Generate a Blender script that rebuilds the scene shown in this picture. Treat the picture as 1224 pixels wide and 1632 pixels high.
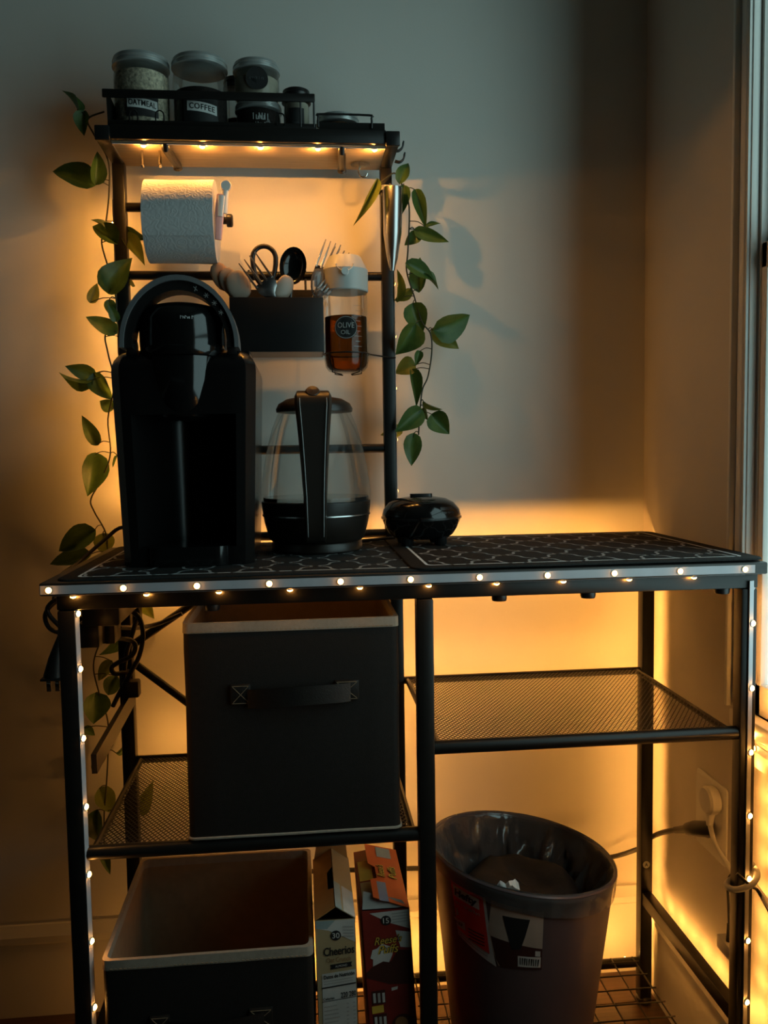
import bpy, bmesh, math, random
from mathutils import Vector, Matrix, noise
random.seed(7)
PI = math.pi
SC = bpy.context.scene
for o in list(bpy.data.objects):
    bpy.data.objects.remove(o, do_unlink=True)
COL = SC.collection

# ------------------------------------------------------------------ camera
ZT = 0.955                                   # height of the table top above the floor
CAM = Vector((0.3315, -1.2263, 0.1748 + ZT))
FPX = 1355.1                                 # focal length in pixels of the 1224 x 1632 frame
M_R = Vector((0.9951198978625961, -0.09745468254872128, -0.01545877508937784))
M_U = Vector((0.022396100024069998, 0.07049819960086028, 0.9972604567297098))
M_F = Vector((0.09609788541715088, 0.9927399401164261, -0.07233676600448015))
cd = bpy.data.cameras.new('camera'); cam = bpy.data.objects.new('camera', cd); COL.objects.link(cam)
cd.sensor_fit = 'VERTICAL'; cd.sensor_height = 36.0; cd.lens = 36.0 * FPX / 1632.0
cd.clip_start = 0.02; cd.clip_end = 60
mw = Matrix((M_R, M_U, -M_F)).transposed().to_4x4(); mw.translation = CAM
cam.matrix_world = mw
SC.camera = cam

# ------------------------------------------------------------------ light and exposure
LED_COLOR = (1.0, 0.41, 0.075, 1)
LED_STRENGTH = 100.0            # scaled per strip below
wd = bpy.data.worlds.new('overcast_evening_sky'); SC.world = wd; wd.use_nodes = True
bg = wd.node_tree.nodes['Background']
bg.inputs['Color'].default_value = (0.63, 0.95, 0.95, 1); bg.inputs['Strength'].default_value = 1.9
pl = bpy.data.lights.new('window_portal', 'AREA'); pl.shape = 'RECTANGLE'; pl.size = 1.04; pl.size_y = 1.44
pl.cycles.is_portal = True
po = bpy.data.objects.new('window_portal', pl); COL.objects.link(po)
po.location = (1.09, -0.463, 1.425); po.rotation_euler = (0, PI / 2, 0); po.rotation_euler = Matrix(((0, 0, 1), (1, 0, 0), (0, 1, 0))).to_euler()
SC.view_settings.view_transform = 'Standard'; SC.view_settings.look = 'None'
SC.view_settings.exposure = 0.0; SC.view_settings.gamma = 1.0
SC.view_settings.use_curve_mapping = False
SC.cycles.use_denoising = True
SC.cycles.max_bounces = 10; SC.cycles.transparent_max_bounces = 24
SC.cycles.sample_clamp_indirect = 4.0
SC.cycles.caustics_reflective = False; SC.cycles.caustics_refractive = False


def at(px, py, Y=None, Z=None, X=None):
    """the point of the place on the line through a photograph pixel, at a known depth Y, height Z or side X"""
    v = M_R * ((px - 612) / FPX) + M_U * (-(py - 816) / FPX) + M_F
    if Y is not None: t = (Y - CAM.y) / v.y
    elif Z is not None: t = (Z - CAM.z) / v.z
    else: t = (X - CAM.x) / v.x
    return CAM + v * t


# ------------------------------------------------------------------ materials
def nodes_of(name):
    m = bpy.data.materials.new(name); m.use_nodes = True
    nt = m.node_tree; return m, nt, nt.nodes['Principled BSDF'], nt.nodes['Material Output']


def mat(name, col, rough=0.5, metal=0.0, var=0.12, vscale=30.0, bump=0.0, bscale=200.0, spec=0.5, stretch=None, coat=0.0):
    m, nt, b, out = nodes_of(name)
    tc = nt.nodes.new('ShaderNodeTexCoord'); mp = nt.nodes.new('ShaderNodeMapping')
    nt.links.new(tc.outputs['Object'], mp.inputs['Vector'])
    if stretch: mp.inputs['Scale'].default_value = stretch
    n = nt.nodes.new('ShaderNodeTexNoise'); n.inputs['Scale'].default_value = vscale; n.inputs['Detail'].default_value = 4
    nt.links.new(mp.outputs['Vector'], n.inputs['Vector'])
    r = nt.nodes.new('ShaderNodeValToRGB')
    r.color_ramp.elements[0].position = 0.3; r.color_ramp.elements[1].position = 0.7
    r.color_ramp.elements[0].color = tuple(c * (1 - var) for c in col[:3]) + (1,)
    r.color_ramp.elements[1].color = tuple(min(1, c * (1 + var)) for c in col[:3]) + (1,)
    nt.links.new(n.outputs['Fac'], r.inputs['Fac']); nt.links.new(r.outputs['Color'], b.inputs['Base Color'])
    b.inputs['Roughness'].default_value = rough; b.inputs['Metallic'].default_value = metal
    b.inputs['Specular IOR Level'].default_value = spec
    if coat: b.inputs['Coat Weight'].default_value = coat; b.inputs['Coat Roughness'].default_value = 0.05
    if bump:
        n2 = nt.nodes.new('ShaderNodeTexNoise'); n2.inputs['Scale'].default_value = bscale; n2.inputs['Detail'].default_value = 3
        nt.links.new(mp.outputs['Vector'], n2.inputs['Vector'])
        bp = nt.nodes.new('ShaderNodeBump'); bp.inputs['Strength'].default_value = bump; bp.inputs['Distance'].default_value = 0.002
        nt.links.new(n2.outputs['Fac'], bp.inputs['Height']); nt.links.new(bp.outputs['Normal'], b.inputs['Normal'])
    return m


def emit(name, col, s):
    m, nt, b, out = nodes_of(name)
    b.inputs['Base Color'].default_value = (0.9, 0.8, 0.5, 1)
    b.inputs['Emission Color'].default_value = col; b.inputs['Emission Strength'].default_value = s
    return m


def thin_glass(name, tint=(0.96, 0.97, 0.96), ior=1.45, rough=0.03, haze=0.0, hazecol=(0.8, 0.8, 0.8), bump=0.0, bscale=40, gain=1.0):
    m, nt, b, out = nodes_of(name); nt.nodes.remove(b)
    tr = nt.nodes.new('ShaderNodeBsdfTransparent'); tr.inputs['Color'].default_value = (*tint, 1)
    gl = nt.nodes.new('ShaderNodeBsdfGlossy'); gl.inputs['Roughness'].default_value = rough
    fr = nt.nodes.new('ShaderNodeFresnel'); fr.inputs['IOR'].default_value = ior
    mx = nt.nodes.new('ShaderNodeMixShader')
    gn = nt.nodes.new('ShaderNodeMath'); gn.operation = 'MULTIPLY'; gn.inputs[1].default_value = gain
    nt.links.new(fr.outputs['Fac'], gn.inputs[0]); nt.links.new(gn.outputs[0], mx.inputs['Fac']); nt.links.new(tr.outputs[0], mx.inputs[1]); nt.links.new(gl.outputs[0], mx.inputs[2])
    last = mx
    tc = nt.nodes.new('ShaderNodeTexCoord')
    n = nt.nodes.new('ShaderNodeTexNoise'); n.inputs['Scale'].default_value = bscale
    nt.links.new(tc.outputs['Object'], n.inputs['Vector'])
    if bump:
        bp = nt.nodes.new('ShaderNodeBump'); bp.inputs['Strength'].default_value = bump; bp.inputs['Distance'].default_value = 0.004
        nt.links.new(n.outputs['Fac'], bp.inputs['Height']); nt.links.new(bp.outputs['Normal'], gl.inputs['Normal']); nt.links.new(bp.outputs['Normal'], fr.inputs['Normal'])
    if haze:
        df = nt.nodes.new('ShaderNodeBsdfDiffuse'); df.inputs['Color'].default_value = (*hazecol, 1)
        m2 = nt.nodes.new('ShaderNodeMixShader')
        mu = nt.nodes.new('ShaderNodeMath'); mu.operation = 'MULTIPLY'; mu.inputs[1].default_value = haze * 2
        nt.links.new(n.outputs['Fac'], mu.inputs[0]); nt.links.new(mu.outputs[0], m2.inputs['Fac'])
        nt.links.new(mx.outputs[0], m2.inputs[1]); nt.links.new(df.outputs[0], m2.inputs[2]); last = m2
    nt.links.new(last.outputs[0], out.inputs['Surface'])
    return m


def leaf_mat(name, c1, c2, glow):
    m, nt, b, out = nodes_of(name)
    tc = nt.nodes.new('ShaderNodeTexCoord'); n = nt.nodes.new('ShaderNodeTexNoise'); n.inputs['Scale'].default_value = 3.0; n.inputs['Detail'].default_value = 5
    nt.links.new(tc.outputs['Object'], n.inputs['Vector'])
    r = nt.nodes.new('ShaderNodeValToRGB'); r.color_ramp.elements[0].position = .3; r.color_ramp.elements[1].position = .72
    r.color_ramp.elements[0].color = (*c1, 1); r.color_ramp.elements[1].color = (*c2, 1)
    nt.links.new(n.outputs['Fac'], r.inputs['Fac']); nt.links.new(r.outputs['Color'], b.inputs['Base Color'])
    b.inputs['Roughness'].default_value = 0.45
    t = nt.nodes.new('ShaderNodeBsdfTranslucent'); mx = nt.nodes.new('ShaderNodeMixShader'); mx.inputs['Fac'].default_value = glow
    hs = nt.nodes.new('ShaderNodeHueSaturation'); hs.inputs['Value'].default_value = 1.6; hs.inputs['Hue'].default_value = 0.48
    nt.links.new(r.outputs['Color'], hs.inputs['Color']); nt.links.new(hs.outputs['Color'], t.inputs['Color'])
    nt.links.new(b.outputs[0], mx.inputs[1]); nt.links.new(t.outputs[0], mx.inputs[2]); nt.links.new(mx.outputs[0], out.inputs['Surface'])
    return m


M = {}
M['wall'] = mat('wall_paint', (0.74, 0.72, 0.67), 0.85, var=0.02, vscale=6, bump=0.08, bscale=260)
M['wall_far'] = mat('far_wall_taupe_paint', (0.16, 0.14, 0.12), 0.9, var=0.03, vscale=6)
M['wall_side'] = mat('side_wall_paint', (0.66, 0.62, 0.56), 0.8, var=0.02, vscale=6, bump=0.08, bscale=260)
M['trim'] = mat('trim_gloss_paint', (0.82, 0.80, 0.75), 0.42, var=0.02, vscale=8)
M['plank'] = mat('floor_wood', (0.060, 0.030, 0.017), 0.45, var=0.35, vscale=9, stretch=(1, 14, 14), bump=0.15, bscale=40)
M['floor'] = mat('floor_underlay', (0.02, 0.013, 0.01), 0.9)
M['metal'] = mat('black_powder_coat', (0.010, 0.009, 0.008), 0.36, metal=0.0, var=0.15, vscale=60, bump=0.05, bscale=900, spec=0.4)
M['mesh'] = mat('mesh_wire_coat', (0.020, 0.017, 0.015), 0.4, spec=0.5)
M['wood_top'] = mat('table_board_dark', (0.020, 0.016, 0.013), 0.5, var=0.3, vscale=20, stretch=(1, 12, 12))
M['shelf_board'] = mat('shelf_board_light', (0.40, 0.31, 0.20), 0.55, var=0.12, vscale=14, stretch=(1, 16, 16))
M['tape'] = mat('strip_tape_grey', (0.50, 0.50, 0.54), 0.35, var=0.05, vscale=40)
M['mat'] = mat('drying_mat_black', (0.022, 0.021, 0.020), 0.9, var=0.25, vscale=300, bump=0.4, bscale=900, spec=0.2)
M['mat_line'] = mat('drying_mat_print_grey', (0.72, 0.75, 0.76), 0.9, var=0.1, vscale=200, spec=0.2)
M['gloss'] = mat('gloss_black_plastic', (0.006, 0.006, 0.006), 0.12, var=0.05, spec=0.5)
M['body_black'] = mat('semi_gloss_black_plastic', (0.006, 0.0055, 0.0055), 0.22, var=0.05, spec=0.45)
M['satin'] = mat('satin_black_plastic', (0.012, 0.011, 0.011), 0.32, var=0.08, bump=0.03, bscale=800, spec=0.45)
M['satin_brown'] = mat('satin_dark_brown_plastic', (0.020, 0.014, 0.011), 0.35, var=0.08, spec=0.45)
M['silver'] = mat('brushed_silver_plastic', (0.20, 0.21, 0.22), 0.38, metal=0.4, var=0.06, vscale=50)
M['steel'] = mat('brushed_steel', (0.52, 0.52, 0.52), 0.25, metal=1.0, var=0.05, vscale=40, stretch=(60, 60, 1))
M['chrome'] = mat('polished_chrome', (0.62, 0.60, 0.57), 0.12, metal=1.0, var=0.02)
M['lid'] = mat('jar_lid_metal', (0.50, 0.53, 0.52), 0.35, metal=0.55, var=0.05, vscale=80)
M['glass'] = thin_glass('clear_glass', (0.97, 0.98, 0.97), 1.45, 0.03, gain=0.55)
M['kettle_glass'] = thin_glass('kettle_glass', (0.93, 0.95, 0.94), 1.40, 0.03, haze=0.02, gain=0.4)
M['pane'] = thin_glass('window_pane_glass', (0.98, 0.99, 0.99), 1.03, 0.0)
M['film'] = thin_glass('clear_plastic_film', (0.88, 0.88, 0.89), 1.75, 0.09, haze=0.09, hazecol=(0.75, 0.73, 0.71), bump=0.6, bscale=30)
M['clear_plastic'] = thin_glass('clear_plastic', (0.85, 0.85, 0.85), 1.6, 0.05, haze=0.1)
M['oats'] = mat('oat_flakes', (0.62, 0.54, 0.40), 0.9, var=0.55, vscale=170, bump=0.9, bscale=260)
M['coffee'] = mat('ground_coffee', (0.016, 0.010, 0.008), 0.9, var=0.4, vscale=300, bump=0.5, bscale=400)
M['spice'] = mat('ground_spice_brown', (0.16, 0.060, 0.022), 0.9, var=0.3, vscale=200, bump=0.4, bscale=300)
M['sugar'] = mat('pale_powder', (0.42, 0.38, 0.30), 0.9, var=0.1, vscale=80)
M['label_black'] = mat('label_black', (0.012, 0.012, 0.012), 0.6)
M['label_white'] = mat('label_white', (0.62, 0.64, 0.62), 0.6, var=0.04)
M['chalk'] = mat('chalk_grey_ink', (0.30, 0.32, 0.31), 0.8)
M['ink'] = mat('black_ink', (0.01, 0.01, 0.01), 0.7)
M['paper'] = mat('paper_white', (0.80, 0.80, 0.79), 0.9, var=0.02, vscale=60)
M['card'] = mat('cardboard_core', (0.33, 0.22, 0.13), 0.9)
M['white_plastic'] = mat('white_plastic', (0.76, 0.75, 0.72), 0.35, var=0.02)
M['pink'] = mat('pink_plastic', (0.72, 0.42, 0.42), 0.4, var=0.03)
M['cream'] = mat('cream_plastic', (0.36, 0.28, 0.22), 0.4, var=0.05)
M['wood_spoon'] = mat('pale_wood_utensil', (0.36, 0.21, 0.13), 0.55, var=0.15, vscale=30, stretch=(20, 20, 1))
M['teal_white'] = mat('pale_grey_cap_plastic', (0.50, 0.51, 0.49), 0.4, var=0.02)
M['oil'] = thin_glass('olive_oil_liquid', (0.60, 0.27, 0.07), 1.3, 0.05, haze=0.12, hazecol=(0.30, 0.11, 0.025))
M['oil_top'] = mat('oil_surface', (0.07, 0.03, 0.012), 0.15)
M['bin_out'] = mat('bin_fabric_charcoal', (0.0125, 0.0092, 0.0072), 0.75, var=0.12, vscale=120, bump=0.35, bscale=1400, spec=0.35)
M['bin_in'] = mat('bin_fabric_lining', (0.34, 0.22, 0.13), 0.85, var=0.08, vscale=60, bump=0.2, bscale=900, spec=0.2)
M['bin_trim'] = mat('bin_binding_beige', (0.36, 0.30, 0.235), 0.7, var=0.08, vscale=150, bump=0.3, bscale=1200)
M['leather'] = mat('faux_leather_brown_black', (0.016, 0.013, 0.011), 0.42, var=0.15, vscale=200, bump=0.25, bscale=700)
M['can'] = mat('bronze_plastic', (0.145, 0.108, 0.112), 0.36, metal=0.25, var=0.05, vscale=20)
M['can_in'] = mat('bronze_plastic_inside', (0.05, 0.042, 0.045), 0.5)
M['bag_dark'] = mat('charcoal_rubbish', (0.013, 0.017, 0.023), 0.7, var=0.25, vscale=18, bump=0.3, bscale=60, spec=0.12)
M['leaf'] = leaf_mat('leaf_green', (0.040, 0.095, 0.020), (0.085, 0.165, 0.036), 0.18)
M['leaf_light'] = leaf_mat('leaf_yellow_and_backlit', (0.10, 0.15, 0.025), (0.17, 0.20, 0.040), 0.35)  # yellower leaves; also leaves whose backlit glow is put into the colour
M['stem'] = mat('vine_stem', (0.030, 0.032, 0.012), 0.6)
M['rubber'] = mat('black_cable_rubber', (0.014, 0.013, 0.012), 0.45)
M['card_tan'] = mat('carton_tan', (0.46, 0.34, 0.18), 0.6, var=0.05)
M['card_orange'] = mat('carton_honey', (0.58, 0.30, 0.10), 0.6, var=0.08)
M['card_grey'] = mat('carton_inside_grey', (0.42, 0.40, 0.37), 0.8)
M['card_white'] = mat('carton_white_print', (0.60, 0.58, 0.54), 0.6)
M['card_red'] = mat('carton_dark_red', (0.24, 0.022, 0.014), 0.55, var=0.25, vscale=16)
M['card_brown'] = mat('carton_dark_brown_print', (0.055, 0.015, 0.010), 0.55)
M['card_bright'] = mat('carton_bright_orange', (0.78, 0.12, 0.025), 0.5, var=0.05)
M['yellow'] = mat('yellow_print', (0.72, 0.46, 0.06), 0.55)
M['blue'] = mat('blue_print', (0.18, 0.30, 0.50), 0.55)
M['sage'] = mat('pale_blue_print', (0.30, 0.38, 0.38), 0.55)
M['red'] = mat('red_print', (0.80, 0.045, 0.028), 0.5, var=0.05)
M['olive_print'] = mat('tan_print', (0.40, 0.33, 0.18), 0.6)
M['orange_text'] = mat('brown_print', (0.30, 0.14, 0.05), 0.6)
M['photo_tan'] = mat('tan_sticker_print', (0.50, 0.39, 0.31), 0.5)
M['faint'] = mat('faint_ink', (0.06, 0.065, 0.068), 0.7)
M['mark_grey'] = mat('pale_marking', (0.40, 0.42, 0.42), 0.5)


# ------------------------------------------------------------------ mesh helpers
class MB:
    def __init__(s): s.v = []; s.f = []

    def add(s, vs, fs):
        k = len(s.v); s.v += [tuple(v) for v in vs]; s.f += [tuple(i + k for i in f) for f in fs]; return s

    def box(s, x0, x1, y0, y1, z0, z1, bev=0.0, mtx=None):
        bm = bmesh.new(); bmesh.ops.create_cube(bm, size=1)
        for v in bm.verts: v.co = Vector(((x0 + x1) / 2 + v.co.x * (x1 - x0), (y0 + y1) / 2 + v.co.y * (y1 - y0), (z0 + z1) / 2 + v.co.z * (z1 - z0)))
        if bev: bmesh.ops.bevel(bm, geom=bm.edges[:], offset=bev, segments=2, profile=0.5, affect='EDGES')
        bm.verts.index_update()
        vs = [(mtx @ v.co if mtx else v.co.copy()) for v in bm.verts]
        s.add(vs, [[v.index for v in f.verts] for f in bm.faces]); bm.free(); return s

    def tube(s, pts, r, n=10, caps=True, closed=False, flat=1.0):
        pts = [Vector(p) for p in pts]; N = len(pts)
        rs = r if isinstance(r, (list, tuple)) else [r] * N
        def tan(i):
            a = pts[(i - 1) % N] if (i > 0 or closed) else pts[i]; b = pts[(i + 1) % N] if (i < N - 1 or closed) else pts[i]
            return (b - a).normalized()
        t0 = tan(0); ref = Vector((0, 0, 1)) if abs(t0.z) < 0.9 else Vector((1, 0, 0))
        nn = (ref - t0 * ref.dot(t0)).normalized(); vs = []; fs = []
        for i in range(N):
            t = tan(i); nn = (nn - t * nn.dot(t)); nn = nn.normalized() if nn.length > 1e-6 else t.orthogonal().normalized(); bb = t.cross(nn)
            for k in range(n):
                a = 2 * PI * k / n; vs.append(pts[i] + nn * (math.cos(a) * rs[i]) + bb * (math.sin(a) * rs[i] * flat))
        for i in range(N if closed else N - 1):
            for k in range(n):
                j = (i + 1) % N; fs.append((i * n + k, i * n + (k + 1) % n, j * n + (k + 1) % n, j * n + k))
        if caps and not closed:
            fs.append(tuple(range(n - 1, -1, -1))); fs.append(tuple((N - 1) * n + k for k in range(n)))
        return s.add(vs, fs)

    def lathe(s, prof, n=32, c=(0, 0, 0), mtx=None, sx=1.0, sy=1.0):
        vs = []; fs = []; c = Vector(c)
        for (r, z) in prof:
            for k in range(n):
                a = 2 * PI * k / n; p = Vector((r * math.cos(a) * sx, r * math.sin(a) * sy, z))
                vs.append(c + (mtx @ p if mtx else p))
        for i in range(len(prof) - 1):
            for k in range(n): fs.append((i * n + k, i * n + (k + 1) % n, (i + 1) * n + (k + 1) % n, (i + 1) * n + k))
        if prof[0][0] > 1e-6: fs.append(tuple(range(n - 1, -1, -1)))
        if prof[-1][0] > 1e-6: fs.append(tuple((len(prof) - 1) * n + k for k in range(n)))
        return s.add(vs, fs)

    def lathe_open(s, prof, n=32, c=(0, 0, 0)):
        c = Vector(c); vs = [c + Vector((r * math.cos(2 * PI * k / n), r * math.sin(2 * PI * k / n), z)) for r, z in prof for k in range(n)]
        return s.add(vs, [(i * n + k, i * n + (k + 1) % n, (i + 1) * n + (k + 1) % n, (i + 1) * n + k) for i in range(len(prof) - 1) for k in range(n)])

    def beam(s, a, b, w, h, up=(0, 0, 1)):
        a = Vector(a); b = Vector(b); t = (b - a).normalized(); u = Vector(up); sd = t.cross(u).normalized(); u = sd.cross(t)
        vs = []
        for p in (a, b):
            for (i, j) in ((-1, -1), (1, -1), (1, 1), (-1, 1)): vs.append(p + sd * (i * w / 2) + u * (j * h / 2))
        return s.add(vs, [(3, 2, 1, 0), (4, 5, 6, 7), (0, 1, 5, 4), (1, 2, 6, 5), (2, 3, 7, 6), (3, 0, 4, 7)])

    def prism(s, poly, fn, t):
        """polygon (u, v) mapped by fn(u, v, w), with thickness from w = 0 to w = t"""
        n = len(poly); vs = [fn(u, v, 0) for u, v in poly] + [fn(u, v, t) for u, v in poly]
        fs = [tuple(range(n - 1, -1, -1)), tuple(range(n, 2 * n))] + [(i, (i + 1) % n, n + (i + 1) % n, n + i) for i in range(n)]
        return s.add(vs, fs)

    def grid(s, nu, nv, fn, cu=False):
        vs = [fn(i / (nu if cu else nu - 1), j / (nv - 1)) for j in range(nv) for i in range(nu)]; fs = []
        for j in range(nv - 1):
            for i in range(nu if cu else nu - 1):
                k = (i + 1) % nu; fs.append((j * nu + i, j * nu + k, (j + 1) * nu + k, (j + 1) * nu + i))
        return s.add(vs, fs)

    def mesh(s, name, material=None, angle=38, smooth=True):
        me = bpy.data.meshes.new(name); me.from_pydata(s.v, [], s.f); me.validate()
        bm = bmesh.new(); bm.from_mesh(me); bmesh.ops.recalc_face_normals(bm, faces=bm.faces[:]); bm.to_mesh(me); bm.free()
        if smooth: me.shade_smooth(); me.set_sharp_from_angle(angle=math.radians(angle))
        if material: me.materials.append(M[material] if isinstance(material, str) else material)
        return me

    def obj(s, name, material, parent=None, **kw):
        return link(name, s.mesh(name, material, **kw), parent)


def link(name, data, parent=None, mtx=None):
    o = bpy.data.objects.new(name, data); COL.objects.link(o)
    if parent is not None:
        o.parent = parent; o.matrix_parent_inverse = PINV.get(parent.name, Matrix())
    if mtx is not None: o.matrix_basis = mtx
    return o


PINV = {}


def tag(o, label, cat, group=None, kind=None):
    if label: o['label'] = label
    if cat: o['category'] = cat
    if group: o['group'] = group
    if kind: o['kind'] = kind
    return o


def thing(name, label, cat, loc=(0, 0, 0), group=None):
    """an Empty at the thing's base; its parts are built in world coordinates and keep them"""
    o = bpy.data.objects.new(name, None); COL.objects.link(o); o.location = loc; o.empty_display_size = 0.02
    PINV[o.name] = Matrix.Translation(Vector(loc)).inverted()
    return tag(o, label, cat, group)


def struct(o): o['kind'] = 'structure'; return o


def sub(parent): PINV.setdefault(parent.name, Matrix()); return parent


_tc = {}


def text_geo(txt, size=1.0, shear=0.0, bold=0.0, spacing=1.0):
    key = (txt, shear, bold, spacing)
    if key not in _tc:
        cu = bpy.data.curves.new('t', 'FONT'); cu.body = txt; cu.size = 1.0; cu.shear = shear; cu.offset = bold; cu.align_x = 'CENTER'; cu.align_y = 'CENTER'
        cu.resolution_u = 3; cu.space_character = spacing
        o = bpy.data.objects.new('t', cu); COL.objects.link(o)
        dg = bpy.context.evaluated_depsgraph_get(); ev = o.evaluated_get(dg); me = ev.to_mesh()
        vs = [tuple(v.co) for v in me.vertices]; fs = [tuple(p.vertices) for p in me.polygons]
        ev.to_mesh_clear(); bpy.data.objects.remove(o); bpy.data.curves.remove(cu)
        xs = [v[0] for v in vs]; ys = [v[1] for v in vs]; cx = (min(xs) + max(xs)) / 2; cy = (min(ys) + max(ys)) / 2
        _tc[key] = ([(v[0] - cx, v[1] - cy) for v in vs], fs, max(xs) - min(xs), max(ys) - min(ys))
    return _tc[key]


def text(txt, fn, w=None, h=None, shear=0.0, bold=0.0, squeeze=1.0, spacing=1.0, rot=0.0):
    """text centred on (0, 0) of a chart fn(u, v) -> point; w or h is its real width or height"""
    vs, fs, W, H = text_geo(txt, 1.0, shear, bold, spacing); mb = MB()
    k = (w / W) if w else (h / H); kv = (h / H) if h else k
    c, s_ = math.cos(rot), math.sin(rot)
    P = []
    for x, y in vs:
        u, v = x * k, y * kv; P.append(fn(u * c - v * s_, u * s_ + v * c))
    return mb.add(P, fs)


def scribble(fn, w, h, n, seed=1):
    """a row of small strokes, as lettering too worn or small to read"""
    rnd = random.Random(seed); mb = MB(); cw = w / n; t = h * .16
    def stroke(a, b):
        d = Vector((b[0] - a[0], b[1] - a[1])); L = max(d.length, 1e-6); nx, ny = -d.y / L * t / 2, d.x / L * t / 2
        mb.add([fn(a[0] + nx, a[1] + ny), fn(a[0] - nx, a[1] - ny), fn(b[0] - nx, b[1] - ny), fn(b[0] + nx, b[1] + ny)], [(0, 1, 2, 3)])
    for i in range(n):
        x0 = -w / 2 + i * cw; x1 = x0 + cw * .7
        stroke((x0, -h / 2), (x0, h / 2 * rnd.choice((1, .4, 1)))); k = rnd.randint(0, 3)
        if k != 1: stroke((x0, h / 2 * rnd.choice((.3, .9, -.9))), (x1, h / 2 * rnd.choice((.3, .9, -.9))))
        if k > 1: stroke((x1, -h / 2), (x1, h * rnd.uniform(0, .4)))
    return mb


def circle(n, r, cx=0, cy=0): return [(cx + r * math.cos(2 * PI * i / n), cy + r * math.sin(2 * PI * i / n)) for i in range(n)]


def rrect(x0, x1, y0, y1, r, n=4):
    P = []
    for cx, cy, a0 in ((x1 - r, y1 - r, 0), (x0 + r, y1 - r, 90), (x0 + r, y0 + r, 180), (x1 - r, y0 + r, 270)):
        for i in range(n + 1):
            a = math.radians(a0 + 90 * i / n); P.append((cx + r * math.cos(a), cy + r * math.sin(a)))
    return P


def smooth_path(P, k=6):
    P = [Vector(p) for p in P]; out = []
    for i in range(len(P) - 1):
        p0 = P[max(i - 1, 0)]; p1 = P[i]; p2 = P[i + 1]; p3 = P[min(i + 2, len(P) - 1)]
        for j in range(k):
            t = j / k; out.append(0.5 * ((2 * p1) + (p2 - p0) * t + (2 * p0 - 5 * p1 + 4 * p2 - p3) * t * t + (3 * p1 - p0 - 3 * p2 + p3) * t ** 3))
    out.append(P[-1]); return out


# ================================================================== SETTING
WY, WX = 0.49, 1.044            # back wall and right wall planes
XL, YF, CH = -3.4, -5.0, 2.6   # left wall, wall behind the camera, ceiling
fl = struct(MB().box(XL, WX + 0.2, YF, WY + 0.1, -0.06, -0.004).obj('floor', 'floor'))
sub(fl)
pk = None
px_w = 0.115; row = 0
y = WY
while y > -1.9:
    x = WX - 0.02; k = 0
    x -= (row * 0.37) % 0.9
    xs = [WX] + [x - 0.9 * i for i in range(5) if WX - 0.15 > x - 0.9 * i > XL] + [XL]
    for a, b in zip(xs[:-1], xs[1:]):
        MB().box(b + 0.0012, a - 0.0012, y - px_w + 0.0012, y - 0.0012, -0.006, 0.0, bev=0.0008).obj('plank', 'plank', fl)
    y -= px_w; row += 1
struct(MB().box(XL - .1, WX + .2, YF - .1, WY + .1, CH, CH + .1).obj('ceiling', 'wall_far'))
struct(MB().box(XL - .1, WX + .15, WY, WY + .1, 0, CH).obj('wall_back', 'wall'))
struct(MB().box(XL - .1, XL, YF, WY, 0, CH).obj('wall_left', 'wall_far'))
struct(MB().box(XL - .1, WX + .15, YF - .1, YF, 0, CH).obj('wall_front', 'wall_far'))
WO0, WO1, WZ0, WZ1 = -0.98, 0.054, 0.70, 2.15      # window opening on the right wall
w = MB(); T = 0.036
w.box(WX, WX + T, WO1, WY, 0, CH); w.box(WX, WX + T, YF, WO0, 0, CH); w.box(WX, WX + T, WO0, WO1, 0, WZ0); w.box(WX, WX + T, WO0, WO1, WZ1, CH)
struct(w.obj('wall_right', 'wall_side'))

win = struct(MB().box(WX + 0.002, WX + T, WO1 - 0.006, WO1, WZ0, WZ1).box(WX + 0.002, WX + T, WO0, WO0 + .006, WZ0, WZ1).box(WX + .002, WX + T, WO0, WO1, WZ1 - .014, WZ1).obj('window_1', 'trim'))
sub(win)


def casing(y0, y1, z0, z1, vert, nm='casing'):
    m = MB()
    if vert:
        sg = 1 if y1 > y0 else -1
        for a, b, t in ((0.0, 1.0, 0.012), (0.06, 0.16, 0.017), (0.30, 0.62, 0.016), (0.80, 0.97, 0.022)):
            ya, yb = y0 + (y1 - y0) * a, y0 + (y1 - y0) * b
            m.box(WX - t, WX, min(ya, yb), max(ya, yb), z0, z1, bev=0.0015)
    else:
        for a, b, t in ((0.0, 1.0, 0.012), (0.30, 0.62, 0.016), (0.80, 0.97, 0.022)):
            m.box(WX - t, WX, y0, y1, z0 + (z1 - z0) * a, z0 + (z1 - z0) * b, bev=0.0015)
    return m.obj(nm, 'trim', win)


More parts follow.
